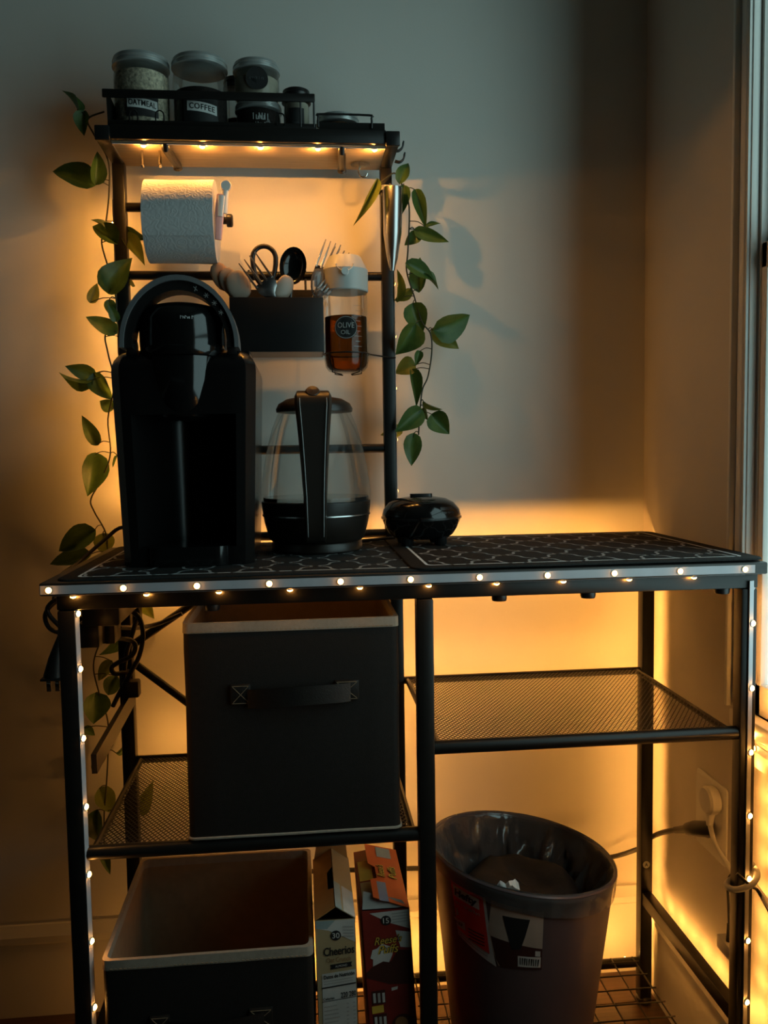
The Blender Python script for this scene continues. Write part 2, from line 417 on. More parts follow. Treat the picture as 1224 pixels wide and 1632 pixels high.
casing(WO1, WO1 + 0.046, WZ0, WZ1 + 0.065, True); casing(WO0, WO0 - 0.065, WZ0, WZ1 + .065, True); casing(WO0, WO1, WZ1, WZ1 + 0.065, False)
MB().box(WX - 0.022, WX + T, WO0 - .08, WO1 + 0.030, WZ0 - 0.028, WZ0, bev=0.004).obj('window_sill', 'trim', win)
MB().box(WX - 0.012, WX, WO0 - .06, WO1 + 0.018, WZ0 - 0.078, WZ0 - 0.028, bev=0.003).obj('apron', 'trim', win)
for k, (z0, z1, xo) in enumerate(((WZ0, 1.44, 0.003), (1.41, WZ1 - .014, 0.018))):
    s = MB(); X0, X1 = WX + xo, WX + xo + 0.014; ya, yb = WO0 + .006, WO1 - .006
    s.box(X0, X1, ya, ya + .016, z0, z1, bev=.002).box(X0, X1, yb - .016, yb, z0, z1, bev=.002).box(X0, X1, ya, yb, z0, z0 + .05, bev=.002).box(X0, X1, ya, yb, z1 - .04, z1, bev=.002)
    so = s.obj('sash', 'trim', win); sub(so)
    MB().box(X0 + .005, X0 + .009, ya + .012, yb - .012, z0 + .045, z1 - .035).obj('pane', 'pane', so)


def baseboard(name, fn):
    m = MB()
    prof = [(0, 0), (0.014, 0), (0.014, 0.142), (0.012, 0.150), (0.018, 0.156), (0.018, 0.168), (0.010, 0.178), (0.006, 0.187), (0, 0.187)]
    a = [fn(0, t, z) for t, z in prof]; b = [fn(1, t, z) for t, z in prof]; n = len(prof)
    m.add(a + b, [tuple(range(n)), tuple(range(2 * n - 1, n - 1, -1))] + [(i, (i + 1) % n, n + (i + 1) % n, n + i) for i in range(n)])
    return struct(m.obj(name, 'trim', angle=25))


baseboard('baseboard_back', lambda s, t, z: (XL + (WX - 0.0005 - XL) * s, WY - t, z))
baseboard('baseboard_right', lambda s, t, z: (WX - t, YF + (WY - 0.019 - YF) * s, z))
baseboard('baseboard_left', lambda s, t, z: (XL + t, YF + (WY - 0.019 - YF) * s, z))

# ================================================================== RACK
LW = 0.025; H2 = LW / 2
XR, XM, YR, YH = 1.003, 0.507, 0.375, 0.423       # right leg, middle leg, rear legs, hutch uprights
rack = thing('storage_rack', 'black metal kitchen storage rack with table top, mesh shelves and raised hutch shelf', 'rack', (0.5, 0.18, 0))
for (x, y) in ((0, 0), (XM, 0), (XR, 0), (0, YR), (XM, YR), (XR, YR)):
    l = MB().box(x - H2, x + H2, y - H2, y + H2, 0.012, 0.913, bev=0.003).obj('leg', 'metal', rack); sub(l)
    MB().lathe([(0.011, 0.0), (0.016, 0.002), (0.016, 0.012), (0.012, 0.016)], 16, (x, y, 0)).obj('foot_pad', 'satin', l)
# table frame and board
MB().box(-H2, XR + H2, -H2, H2, 0.9135, 0.9365, bev=.002).obj('front_rail', 'metal', rack)
MB().box(-H2, XR + H2, YR - H2, YR + H2, 0.9135, 0.9365, bev=.002).obj('rear_rail', 'metal', rack)
for x in (0, XM, XR): MB().box(x - H2 + .001, x + H2 - .001, H2, YR - H2, 0.9135, 0.9365, bev=.002).obj('cross_rail', 'metal', rack)
MB().box(-0.030, 1.021, -0.030, 0.411, 0.9368, 0.9550, bev=0.0025).obj('table_top', 'wood_top', rack)
for (x, y) in ((.62, 0), (.755, 0), (.965, 0), (.2, 0)):
    MB().lathe([(0.0105, 0.905), (0.0115, 0.908), (0.0115, 0.9136)], 12, (x, y, 0)).obj('bolt', 'satin', rack)


def mesh_shelf(x0, x1, z):
    r = 0.0105; y0, y1 = 0.0, YR
    fr = MB().tube([(x0 + H2, y0, z), (x1 - H2, y0, z)], r, 12).obj('shelf_front_bar', 'metal', rack)
    MB().tube([(x0 + H2, y1, z), (x1 - H2, y1, z)], 0.0075, 10).obj('shelf_rear_bar', 'metal', rack)
    for x in (x0 + 0.020, x1 - 0.020): MB().tube([(x, y0 + .008, z), (x, y1 - .004, z)], 0.0055, 8).obj('shelf_side_bar', 'metal', rack)
    # expanded metal: two families of thin slanted strands
    m = MB(); X0, X1, Y0, Y1 = x0 + .020, x1 - .020, y0 + .006, y1 - .004; p = 0.0078; sl = 1.55; th = 0.00075; zz = z + .004
    W = X1 - X0; D = Y1 - Y0
    for sgn in (1, -1):
        n = int((W + D / sl) / p) + 1
        for i in range(n):
            c = X0 - (D / sl if sgn > 0 else 0) + i * p
            pts = []
            for yy in (Y0, Y1):
                xx = c + (yy - Y0) / sl if sgn > 0 else c - (yy - Y0) / sl
                pts.append([xx, yy])
            (xa, ya), (xb, yb) = pts
            def clip(xa, ya, xb, yb):
                def cut(x, y, xo, yo):
                    if x < X0: t = (X0 - x) / (xo - x); return X0, y + (yo - y) * t
                    if x > X1: t = (X1 - x) / (xo - x); return X1, y + (yo - y) * t
                    return x, y
                if max(xa, xb) <= X0 or min(xa, xb) >= X1: return None
                a = cut(xa, ya, xb, yb); b = cut(xb, yb, xa, ya); return a, b
            cl = clip(xa, ya, xb, yb)
            if cl and (cl[0][1] != cl[1][1]):
                m.beam((cl[0][0], cl[0][1], zz), (cl[1][0], cl[1][1], zz), th * 1.7, 0.0007)
    o = m.obj('wire_mesh', 'mesh', rack, smooth=False); o['kind'] = 'stuff'


mesh_shelf(0, XM, 0.5565); mesh_shelf(XM, XR, 0.687)
# bottom shelf: rails and a grid of single wires
ZB = 0.085
for x0, x1 in ((H2, XM - H2), (XM + H2, XR - H2)):
    MB().tube([(x0, 0, ZB), (x1, 0, ZB)], 0.0095, 10).obj('bottom_front_bar', 'metal', rack)
    MB().tube([(x0, YR, ZB), (x1, YR, ZB)], 0.0095, 10).obj('bottom_rear_bar', 'metal', rack)
    n = 11
    for i in range(n):
        x = x0 + 0.012 + (x1 - x0 - .024) * i / (n - 1)
        MB().tube([(x, 0.0, ZB + .0108), (x, YR, ZB + .0108)], 0.0016, 6).obj('wire', 'mesh', rack)
    for i in range(9):
        y = 0.02 + (YR - .04) * i / 8
        MB().tube([(x0 + .006, y, ZB + .0140), (x1 - .006, y, ZB + .0140)], 0.0016, 6).obj('wire', 'mesh', rack)
for x in (0, XR): MB().box(x - .010, x + .010, H2, YR - H2, 0.212, 0.238, bev=.002).obj('side_rail', 'metal', rack)
# rear and side braces of the left bay
MB().tube([(0.012, YR + .005, 0.775), (0.255, YR + .005, 0.965 - .03)], 0.0075, 10).obj('brace', 'metal', rack)
MB().tube([(0.012, YR + .005, 0.74), (0.30, YR + .005, 0.50)], 0.0075, 10).obj('brace', 'metal', rack)
a = at(212, 1108, Y=0.355); b = at(150, 1218, Y=0.055)
MB().beam(a + Vector((0, 0, .0)), b, 0.008, 0.030, up=(0, 0, 1)).obj('brace', 'metal', rack)
# small round sticker on the rear right leg
sp = at(1030, 1378, Y=YR - H2 - .0006)
MB().prism(circle(20, 0.0072), lambda u, v, w: (sp.x + u, sp.y - w, sp.z + v), 0.0006).obj('sticker', 'label_white', rack)
text('A', lambda u, v: (sp.x + u, sp.y - .0008, sp.z + v), h=0.007, bold=.02).obj('sticker_letter', 'ink', rack)
# hutch
XHL, XHR, ZH = 0.010, 0.504, 1.672
for x in (XHL, XHR):
    MB().box(x - .011, x + .011, YH - .011, YH + .011, 0.800, ZH + .011, bev=.002).obj('upright', 'metal', rack)
    MB().box(x - .011, x + .011, 0.292, YH - .011, ZH - .011, ZH + .011, bev=.002).obj('shelf_arm', 'metal', rack)
    for zz in (.82, .925): MB().box(x - .008, x + .008, YR + H2, YH - .011, zz - .006, zz + .006).obj('spacer', 'metal', rack)
    MB().box(x - .0125, x + .0125, 0.288, 0.296, ZH - .0125, ZH + .0125, bev=.002).obj('end_cap', 'satin', rack)
for z in (1.586, 1.462, 1.134, 0.968):
    x1 = 0.075 if z == 1.586 else XHR - .011
    MB().tube([(XHL + .010, YH, z), (x1, YH, z)], 0.0085, 10).obj('hutch_bar', 'metal', rack)
MB().box(XHL + .011, XHR - .011, 0.294, 0.306, ZH - .008, ZH + .016, bev=.002).obj('shelf_front_edge', 'metal', rack)
MB().box(XHL + .011, XHR - .011, 0.3062, 0.432, ZH - .009, ZH + .006, bev=.001).obj('shelf_board', 'shelf_board', rack)
MB().box(XHL + .011, XHR - .011, 0.3062, 0.432, ZH + .0062, ZH + .0125, bev=.001).obj('shelf_top_board', 'wood_top', rack)
for xa, px0, px1 in ((0, (264, 243), (284, 281)), (1, (545, 243), (545, 288))):
    p0 = at(*px0, Y=0.312); p1 = at(*px1, Y=0.400)
    p0.z = p1.z = ZH - .0165
    m = MB().tube([p0 + Vector((0, 0, .006)), p0, p1 + Vector((0, -.006, -.001)), p1 + Vector((0, 0, -.006))], [.0065, .007, .0075, .0085], 10)
    m.obj('hook_rail', 'satin', rack)

# ================================================================== LED STRIPS
LED_MESHES = {}


def led_mesh(k, r=0.0042):
    """an LED lens; k is how brightly this run of the strip burns"""
    if k not in LED_MESHES:
        m = MB().lathe([(r * 1.04, 0.0), (r * 1.04, r * .42), (r * 1.0, r * .45)], 16); nb = len(m.f)
        m.lathe([(r * .98, r * .46), (r * .86, r * .72), (r * .5, r * 1.0), (0.0, r * 1.1)], 16)
        me = bpy.data.meshes.new('led'); me.from_pydata(m.v, [], m.f); me.materials.append(M['tape']); me.materials.append(emit('led_warm', LED_COLOR, LED_STRENGTH * k))
        for i, p in enumerate(me.polygons): p.material_index = 0 if i < nb else 1
        me.validate(); me.shade_smooth(); LED_MESHES[k] = me
    return LED_MESHES[k]


def strip(label, pts, up, first, n, w=0.012, normal=(0, -1, 0), name='led_strip', pitch=0.1, k_=3.5, extra=()):
    """a flat tape along pts (straight runs), LEDs every 10 cm from distance `first`"""
    pts = [Vector(p) for p in pts]; nrm = Vector(normal).normalized()
    t = thing(name, label, 'light strip', pts[0], 'warm LED light strips wrapped around the rack')
    m = MB()
    for a, b in zip(pts[:-1], pts[1:]):
        m.beam(a + nrm * .0006, b + nrm * .0006, w, 0.0011, up=nrm)
    m.obj('tape', 'tape', t)
    L = [0]
    for a, b in zip(pts[:-1], pts[1:]): L.append(L[-1] + (b - a).length)
    z = nrm; xx = (pts[1] - pts[0]).normalized(); yy = z.cross(xx)
    for s in list(extra) + [first + k * pitch for k in range(n)]:
        for i in range(len(pts) - 1):
            if L[i] <= s <= L[i + 1] + 1e-6:
                p = pts[i].lerp(pts[i + 1], (s - L[i]) / (L[i + 1] - L[i])) + nrm * .0012
                o = link('led', led_mesh(k_), t); mm = Matrix((xx, yy, z)).transposed().to_4x4(); mm.translation = p
                o.matrix_parent_inverse = PINV[t.name]; o.matrix_basis = mm
                break
    return t


strip('white light strip with eleven glowing LEDs along the front edge of the table top', [(-0.028, -0.0302, 0.9455), (1.000, -0.0302, 0.9455)], None, 0.0117, 11, k_=0.3)
strip('white light strip down the inner side of the front left rack leg', [(H2 + .0002, -0.0075, 0.9125), (H2 + .0002, -0.0075, 0.11)], None, 0.084, 8, w=0.010, extra=(0.005,), normal=(1, -0.35, 0), k_=1.2)
strip('pale light strip down the front of the rack leg beside the window', [(XR + .003, -H2 - .0002, 0.925), (XR + .003, -H2 - .0002, 0.10)], None, 0.065, 8, w=0.0125, normal=(0.45, -1, 0), k_=1.4)
strip('added unseen light strip on the outer side of the rack leg, brightening the window wall', [(XR + H2 + .0003, 0.0068, 0.90), (XR + H2 + .0003, 0.0068, 0.10)], None, 0.02, 16, w=0.010, normal=(1, 0, 0), pitch=0.05, k_=1.3)  # added out of sight to brighten the wall beside the leg
strip('light strip hidden under the front lip of the table top', [(-0.015, -0.0175, 0.9367), (0.99, -0.0175, 0.9367)], None, 0.027, 10, w=0.009, normal=(0, 0, -1), k_=0.9)
strip('light strip along the back of the table facing the wall', [(0.0, YR + H2 + .0003, 0.9200), (0.99, YR + H2 + .0003, 0.9200)], None, 0.045, 10, w=0.010, normal=(0, 1, 0), k_=8.0)
strip('added unseen light strip behind the right mesh shelf, evening out the wall glow', [(XM + .02, YR + .0078, 0.687), (0.985, YR + .0078, 0.687)], None, 0.04, 5, w=0.009, normal=(0, 1, 0), k_=5.0)  # extra strip put in to even the wall light below the table
strip('added unseen light strip behind the left mesh shelf, evening out the wall glow', [(0.02, YR + .0078, 0.5565), (0.49, YR + .0078, 0.5565)], None, 0.04, 5, w=0.009, normal=(0, 1, 0), k_=4.0)  # added strip, fills in the wall light behind the left bay
strip('light strip under the front edge of the top hutch shelf', [(XHL + .013, 0.3125, ZH - .0092), (XHR - .012, 0.3125, ZH - .0092)], None, 0.051, 5, w=0.012, normal=(0, .25, -1), k_=17.0)
strip('short light strip along the left arm of the top hutch shelf', [(XHL + .0112, 0.31, ZH - .004), (XHL + .0112, 0.41, ZH - .004)], None, 0.012, 1, w=0.010, normal=(1, 0, 0), k_=3.5)
strip('short light strip along the right arm of the top hutch shelf', [(XHR - .0112, 0.31, ZH - .004), (XHR - .0112, 0.41, ZH - .004)], None, 0.02, 1, w=0.010, normal=(-1, 0, 0))
strip('light strip up the outer side of the left hutch upright', [(XHL - .0112, YH + .004, 1.60), (XHL - .0112, YH + .004, 0.98)], None, 0.04, 6, w=0.009, normal=(-1, .8, 0), k_=4.4)
strip('light strip up the outer side of the right hutch upright', [(XHR + .0112, YH + .007, 1.60), (XHR + .0112, YH + .007, 0.98)], None, 0.05, 6, w=0.008, normal=(1, 1, 0), k_=0.5)
strip('light strip along the back of the bottom shelf close to the floor', [(0.02, YR + .0098, ZB), (0.985, YR + .0098, ZB)], None, 0.05, 10, w=0.010, normal=(0, 1, 0), k_=7.0)
strip('light strip down the back of the middle rear leg', [(XM + H2 - .003, YR + H2 + .0003, 0.86), (XM + H2 - .003, YR + H2 + .0003, 0.16)], None, 0.05, 7, w=0.008, normal=(.6, 1, 0), k_=2.5)
strip('light strip down the back of the rear right leg in the corner', [(XR + .004, YR + H2 + .0003, 0.88), (XR + .004, YR + H2 + .0003, 0.12)], None, 0.02, 15, w=0.009, normal=(.5, .85, 0), pitch=0.05, k_=2.0)
strip('light strip along the outer side of the lower right side rail', [(XR + .0102, 0.03, 0.219), (XR + .0102, 0.35, 0.219)], None, 0.01, 7, w=0.008, normal=(1, 0, -.35), pitch=0.05, k_=1.8)
strip('added unseen light strip inside the front table rail, lighting the upper bin', [(0.06, H2 + .0003, 0.9215), (0.46, H2 + .0003, 0.9215)], None, 0.05, 4, w=0.009, normal=(0, 1, 0), k_=0.8)  # no strip known here; added to light the inside of the bin
strip('light strip on the wall below the window sill', [(WX - .0122, WO1 + .006, 0.655), (WX - .0122, -0.64, 0.655)], None, 0.045, 7, w=0.012, normal=(-1, 0, 0), k_=2.5)

# ================================================================== DRYING MATS
def drying_mat(x0, x1, y0, y1, z, th, label, shift):
    t = thing('drying_mat', label, 'mat', ((x0 + x1) / 2, (y0 + y1) / 2, z), 'patterned drying mats on the table top')
    R = 0.022
    m = MB(); P = rrect(x0, x1, y0, y1, R, 6); n = len(P)
    Pi = rrect(x0 + .0015, x1 - .0015, y0 + .0015, y1 - .0015, R - .0015, 6)
    vs = [(u, v, z) for u, v in P] + [(u, v, z + th * .6) for u, v in P] + [(u, v, z + th) for u, v in Pi]
    fs = [tuple(range(n - 1, -1, -1)), tuple(2 * n + i for i in range(n))]
    for k in range(2): fs += [(k * n + i, k * n + (i + 1) % n, (k + 1) * n + (i + 1) % n, (k + 1) * n + i) for i in range(n)]
    m.add(vs, fs); m.obj('pad', 'mat', t, angle=60)
    zt = z + th + .0002; lw = 0.0042
    # border line
    b = MB(); A = rrect(x0 + .024, x1 - .024, y0 + .024, y1 - .024, .010, 4); B = rrect(x0 + .024 + lw, x1 - .024 - lw, y0 + .024 + lw, y1 - .024 - lw, .008, 4); n = len(A)
    b.add([(u, v, zt) for u, v in A] + [(u, v, zt) for u, v in B], [(i, (i + 1) % n, n + (i + 1) % n, n + i) for i in range(n)])
    b.obj('border_line', 'mat_line', t)
    # trellis of linked quatrefoil lines
    cw, ch = 0.088, 0.098; g = MB()
    X0, X1, Y0, Y1 = x0 + .026, x1 - .026, y0 + .026, y1 - .026
    base = [(0.0, 0.5), (0.075, 0.5), (0.075, 0.445)]
    for k in range(7):
        a = PI / 2 * (1 - k / 6.0); base.append((0.075 + 0.175 * math.cos(a) * 1.0, 0.25 + 0.195 * math.sin(a)))
    full = base + [(0.5 - u, 0.5 - v) for u, v in reversed(base)]
    def clipseg(p, q):
        (xa, ya), (xb, yb) = p, q; t0, t1 = 0.0, 1.0; dx, dy = xb - xa, yb - ya
        for pp, qq in ((-dx, xa - X0), (dx, X1 - xa), (-dy, ya - Y0), (dy, Y1 - ya)):
            if abs(pp) < 1e-12:
                if qq < 0: return None
            else:
                r = qq / pp
                if pp < 0: t0 = max(t0, r)
                else: t1 = min(t1, r)
        if t1 - t0 < 1e-4: return None
        return (xa + dx * t0, ya + dy * t0), (xa + dx * t1, ya + dy * t1)
    ni, nj = int((x1 - x0) / cw) + 3, int((y1 - y0) / ch) + 3
    for i in range(-1, ni):
        for j in range(-1, nj):
            cx, cy = x0 + i * cw + shift, y0 + j * ch + .02
            for sx in (1, -1):
                for sy in (1, -1):
                    pts = [(cx + sx * u * cw, cy + sy * v * ch) for u, v in full]
                    for p, q in zip(pts[:-1], pts[1:]):
                        c = clipseg(p, q)
                        if not c: continue
                        (xa, ya), (xb, yb) = c; d = Vector((xb - xa, yb - ya)); L = d.length
                        if L < 1e-5: continue
                        nx, ny = -d.y / L * lw / 2, d.x / L * lw / 2; ex, ey = d.x / L * lw * .35, d.y / L * lw * .35
                        g.add([(xa + nx - ex, ya + ny - ey, zt), (xa - nx - ex, ya - ny - ey, zt), (xb - nx + ex, yb - ny + ey, zt), (xb + nx + ex, yb + ny + ey, zt)], [(0, 1, 2, 3)])
    g.obj('printed_trellis', 'mat_line', t, smooth=False)
    return t


drying_mat(-0.012, 0.530, -0.022, 0.408, 0.9551, 0.0026, 'black drying mat with grey trellis print under the coffee maker and kettle', 0.01)
drying_mat(0.487, 1.022, -0.026, 0.410, 0.9580, 0.0026, 'black drying mat with grey trellis print, its left edge over the other mat', 0.03)
MB().box(0.533, 1.010, -0.012, 0.405, 0.9551, 0.9581).obj('backing', 'mat', bpy.data.objects['drying_mat.001'])
ZM = 0.9579; ZM2 = 0.9608

# ================================================================== COFFEE MAKER
def coffee_maker():
    cx, y0, y1, z0 = 0.157, 0.090, 0.362, ZM
    t = thing('coffee_maker', 'glossy black pod coffee maker with raised silver arch handle on the mat', 'coffee maker', (cx, 0.22, z0))
    # body: stacked sections with a hollow cup bay in front
    nz = 34; H = 0.330; levels = [i / (nz - 1) for i in range(nz)]
    N = 44; vs = []; fs = []
    def section(h):
        hw = 0.099 + 0.011 * h; ya, yb = y0, y1
        if h > 0.90:
            k = (h - 0.90) / 0.10; e = 1 - math.sqrt(max(0, 1 - k * k)); hw -= 0.030 * e; ya += 0.030 * e; yb -= 0.02 * e
        bay = 0.0 if (h < 0.09 or h > 0.70) else 1.0
        P = []
        for i in range(16):                         # front, left to right
            u = -1 + 2 * i / 15; x = u * hw
            yy = ya + 0.020 * max(0, abs(u) - .80) / .20 * (max(0, abs(u) - .80) / .20)
            if abs(u) < .66: yy += bay * 0.105 * math.sqrt(max(0, 1 - (u / .66) ** 2))
            P.append((x, yy))
        for i in range(1, 7): P.append((hw, ya + .020 + (yb - .035 - ya - .02) * i / 6))
        for i in range(1, 5): a = PI / 2 * i / 4; P.append((hw - .03 * (1 - math.cos(a)), yb - .03 + .03 * math.sin(a) - .0))
        for i in range(1, 8): P.append((hw - .03 - (2 * hw - .06) * i / 8, yb))
        for i in range(0, 5): a = PI / 2 * i / 4; P.append((-hw + .03 - .03 * math.sin(a), yb - .03 + .03 * math.cos(a)))
        for i in range(1, 6): P.append((-hw, yb - .035 - (yb - .035 - ya - .02) * i / 6))
        return P
    hs = sorted(set([0, .02, .085, .0901, .3, .5, .6999, .7001, .78, .86, .90, .925, .95, .97, .985, .995, 1.0]))
    S = [section(h) for h in hs]; n = len(S[0])
    for h, P in zip(hs, S): vs += [(cx + x, y, z0 + h * H) for x, y in P]
    for k in range(len(hs) - 1): fs += [(k * n + i, k * n + (i + 1) % n, (k + 1) * n + (i + 1) % n, (k + 1) * n + i) for i in range(n)]
    fs += [tuple(range(n - 1, -1, -1)), tuple((len(hs) - 1) * n + i for i in range(n))]
    MB().add(vs, fs).obj('body', 'body_black', t, angle=32)
    # drip tray, cup bay back liner
    MB().add([(cx + u, v, z) for z in (z0 + .0005, z0 + .030) for u, v in rrect(-.062, .062, y0 - .012, y0 + .060, .02, 4)],
             [tuple(range(20)), tuple(range(20, 40))] + [(i, (i + 1) % 20, 20 + (i + 1) % 20, 20 + i) for i in range(20)]).obj('drip_tray', 'gloss', t)
    # brew head: tapering cup below, drum and domed lid above
    hx, hy = cx - 0.003, 0.128
    pr = [(0.0, 1.180), (0.022, 1.180), (0.036, 1.186), (0.045, 1.205), (0.052, 1.240), (0.0555, 1.276)]
    MB().lathe(pr, 40, (hx, hy, 0)).obj('brew_head', 'gloss', t)
    pr = [(0.0, 1.277), (0.060, 1.277), (0.0635, 1.283), (0.0645, 1.300), (0.0640, 1.332), (0.060, 1.345), (0.050, 1.353), (0.030, 1.358), (0.0, 1.359)]
    lid = MB().lathe(pr, 40, (hx, hy, 0)).obj('brew_lid', 'gloss', t); sub(lid)
    def drum(u, v):
        r = 0.0650; a = u / r - 0.5 + PI * 1.5 + 0.75; return (hx + r * math.cos(a), hy + r * math.sin(a), 1.330 + v)
    scribble(drum, .020, .0045, 6).obj('lettering', 'mark_grey', lid)
    # arch handle: dark face band and silver rim
    def arch(rx, rz, yo, a): return Vector((hx + 0.002 + rx * math.cos(a), hy - 0.020 + yo, 1.290 + rz * math.sin(a)))
    m = MB(); n = 29; A = [(-.03 + (PI + .06) * i / (n - 1)) for i in range(n)]
    def band(m, ri, ro, ya, yb, zi, zo):
        vs = []
        for a in A:
            for rx, rz, yy in ((ri, zi, ya), (ro, zo, ya), (ro, zo, yb), (ri, zi, yb)): vs.append(arch(rx, rz, yy, a))
        fs = [(3, 2, 1, 0), tuple(4 * (n - 1) + k for k in range(4))]
        for i in range(n - 1):
            for k in range(4): fs.append((4 * i + k, 4 * i + (k + 1) % 4, 4 * i + 4 + (k + 1) % 4, 4 * i + 4 + k))
        m.add(vs, fs)
    band(m, 0.0700, 0.0825, -.030, .012, 0.0815, 0.0970); h = m.obj('handle', 'satin', t); sub(h)
    m = MB(); band(m, 0.0812, 0.0870, -.036, .016, 0.0955, 0.1030); m.obj('handle_trim', 'silver', h)
    # printed ticks on the right of the handle face
    for a_, k in ((1.22, 1), (0.98, 2), (0.78, 2), (0.58, 2)):
        for j in range(k + 1):
            p = arch(.0745, .089, -.0306, a_); an = a_ + j * 1.1
            d = Vector((math.cos(an), 0, math.sin(an))) * 0.0040
            MB().beam(p - d, p + d, 0.0009, 0.0004, up=(0, -1, 0)).obj('tick_mark', 'mark_grey', h)
    for sx in (-1, 1):
        p = arch(.0745 * 1, .0, 0, 0 if sx > 0 else PI)
        MB().lathe([(0.0, -.007), (.011, -.007), (.012, -.004), (.012, .004), (.011, .007), (0, .007)], 20, p, Matrix.Rotation(PI / 2, 3, 'Y')).obj('hinge', 'satin', t)
    # water tank lid on the left shoulder edge, power button cluster
    MB().box(cx + .070, cx + .098, y0 + .06, y0 + .16, z0 + H - .004, z0 + H + .003, bev=.0015).obj('tank_lid', 'gloss', t)
    # power cord over the table end
    P = [(cx - .09, y1 - .01, 0.975)] + [at(*q, Y=Y) for q, Y in (((198, 840), .385), ((165, 862), .37), ((125, 897), .33), ((95, 920), .27), ((86, 955), .22))]
    MB().tube(smooth_path(P, 5), 0.0036, 8).obj('power_cord', 'rubber', t)


coffee_maker()

# ================================================================== KETTLE
def kettle():
    cx, cy, z0 = 0.357, 0.262, ZM
    t = thing('electric_kettle', 'clear glass electric kettle with black handle and base beside the coffee maker', 'kettle', (cx, cy, z0))
    MB().lathe([(0.0, 0), (.076, 0), (.079, .003), (.079, .014), (.076, .018), (0, .018)], 40, (cx, cy, z0)).obj('power_base', 'satin_brown', t)
    MB().lathe([(0.0, .0185), (.079, .0185), (.083, .022), (.0905, .050), (.0945, .078), (.0950, .086), (.0, .086)], 48, (cx, cy, z0)).obj('lower_body', 'satin_brown', t)
    MB().lathe([(.0936, .0615), (.0942, .0625), (.0939, .0645)], 48, (cx, cy, z0)).obj('trim_ring', 'steel', t)
    g = [(.0946, .0862), (.0950, .095), (.0938, .115), (.0895, .145), (.0825, .180), (.0735, .213), (.0625, .240)]
    MB().lathe_open(g, 56, (cx, cy, z0)).obj('glass_body', 'kettle_glass', t)
    MB().lathe([(0.0, .0875), (.0915, .0875), (.0918, .0935), (.0, .0935)], 48, (cx, cy, z0)).obj('water', thin_glass('kettle_water', (.90, .92, .92), 1.33, .02), t)
    MB().lathe([(.057, .2385), (.0655, .2395), (.0665, .245), (.062, .254), (.048, .262), (.022, .267), (0, .268)], 44, (cx, cy, z0)).obj('lid', 'satin_brown', t)
    # handle on the camera side: a broad tapering strap standing off the glass
    rows = [(-.060, .262, .024), (-.090, .262, .030), (-.108, .246, .0300), (-.116, .200, .0255), (-.120, .150, .0220), (-.122, .100, .0190), (-.118, .060, .0180), (-.108, .034, .0175), (-.088, .028, .017)]
    P = smooth_path([(0, a, b) for a, b, c in rows], 4); W = []
    for i in range(len(rows) - 1):
        for j in range(4): W.append(rows[i][2] + (rows[i + 1][2] - rows[i][2]) * j / 4)
    W.append(rows[-1][2])
    vs = []; fs = []; n = len(P); sec = [(-1, .0), (-.86, -.007), (-.4, -.0095), (.4, -.0095), (.86, -.007), (1, .0), (.86, .008), (-.86, .008)]
    for i, p in enumerate(P):
        a = P[max(i - 1, 0)]; b = P[min(i + 1, n - 1)]; tg = (b - a).normalized(); nr = Vector((0, tg.z, -tg.y))
        if nr.y < 0: pass
        for u, d in sec: vs.append(Vector((cx - .0035, cy, z0)) + p + Vector((u * W[i], 0, 0)) - nr * d * (-1 if i >= 0 else 1))
    k = len(sec)
    for i in range(n - 1): fs += [(i * k + j, i * k + (j + 1) % k, (i + 1) * k + (j + 1) % k, (i + 1) * k + j) for j in range(k)]
    fs += [tuple(range(k)), tuple((n - 1) * k + j for j in range(k))]
    h = MB().add(vs, fs).obj('handle', 'satin_brown', t, angle=50); sub(h)
    for sx in (-1, 1):
        m = MB(); pts = []
        for i, p in enumerate(P[4:-4]):
            pts.append(Vector((cx - .0035 + sx * (W[i + 4] * .72), cy - .0105, z0)) + p)
        m.tube(pts, .0007, 6).obj('seam_line', 'mark_grey', h)
    MB().lathe([(0.0, -.004), (.0115, -.004), (.0122, 0.0), (.010, .0035), (0, .005)], 24, (cx - .004, cy - .098, z0 + .268), Matrix.Rotation(math.radians(50), 3, 'X')).obj('lid_button', mat('brown_button', (.06, .028, .016), .35), h)
    MB().tube([(cx + .0, cy + .055, z0 + .23), (cx + .0, cy + .085, z0 + .252)], [.022, .012], 14).obj('spout', 'satin_brown', t)
    MB().tube(smooth_path([(cx + .06, cy + .06, z0 + .006), (cx + .11, cy + .10, z0 + .0045), (cx + .15, cy + .125, z0 + .0045)], 5), .003, 8).obj('power_cord', 'rubber', t)


kettle()

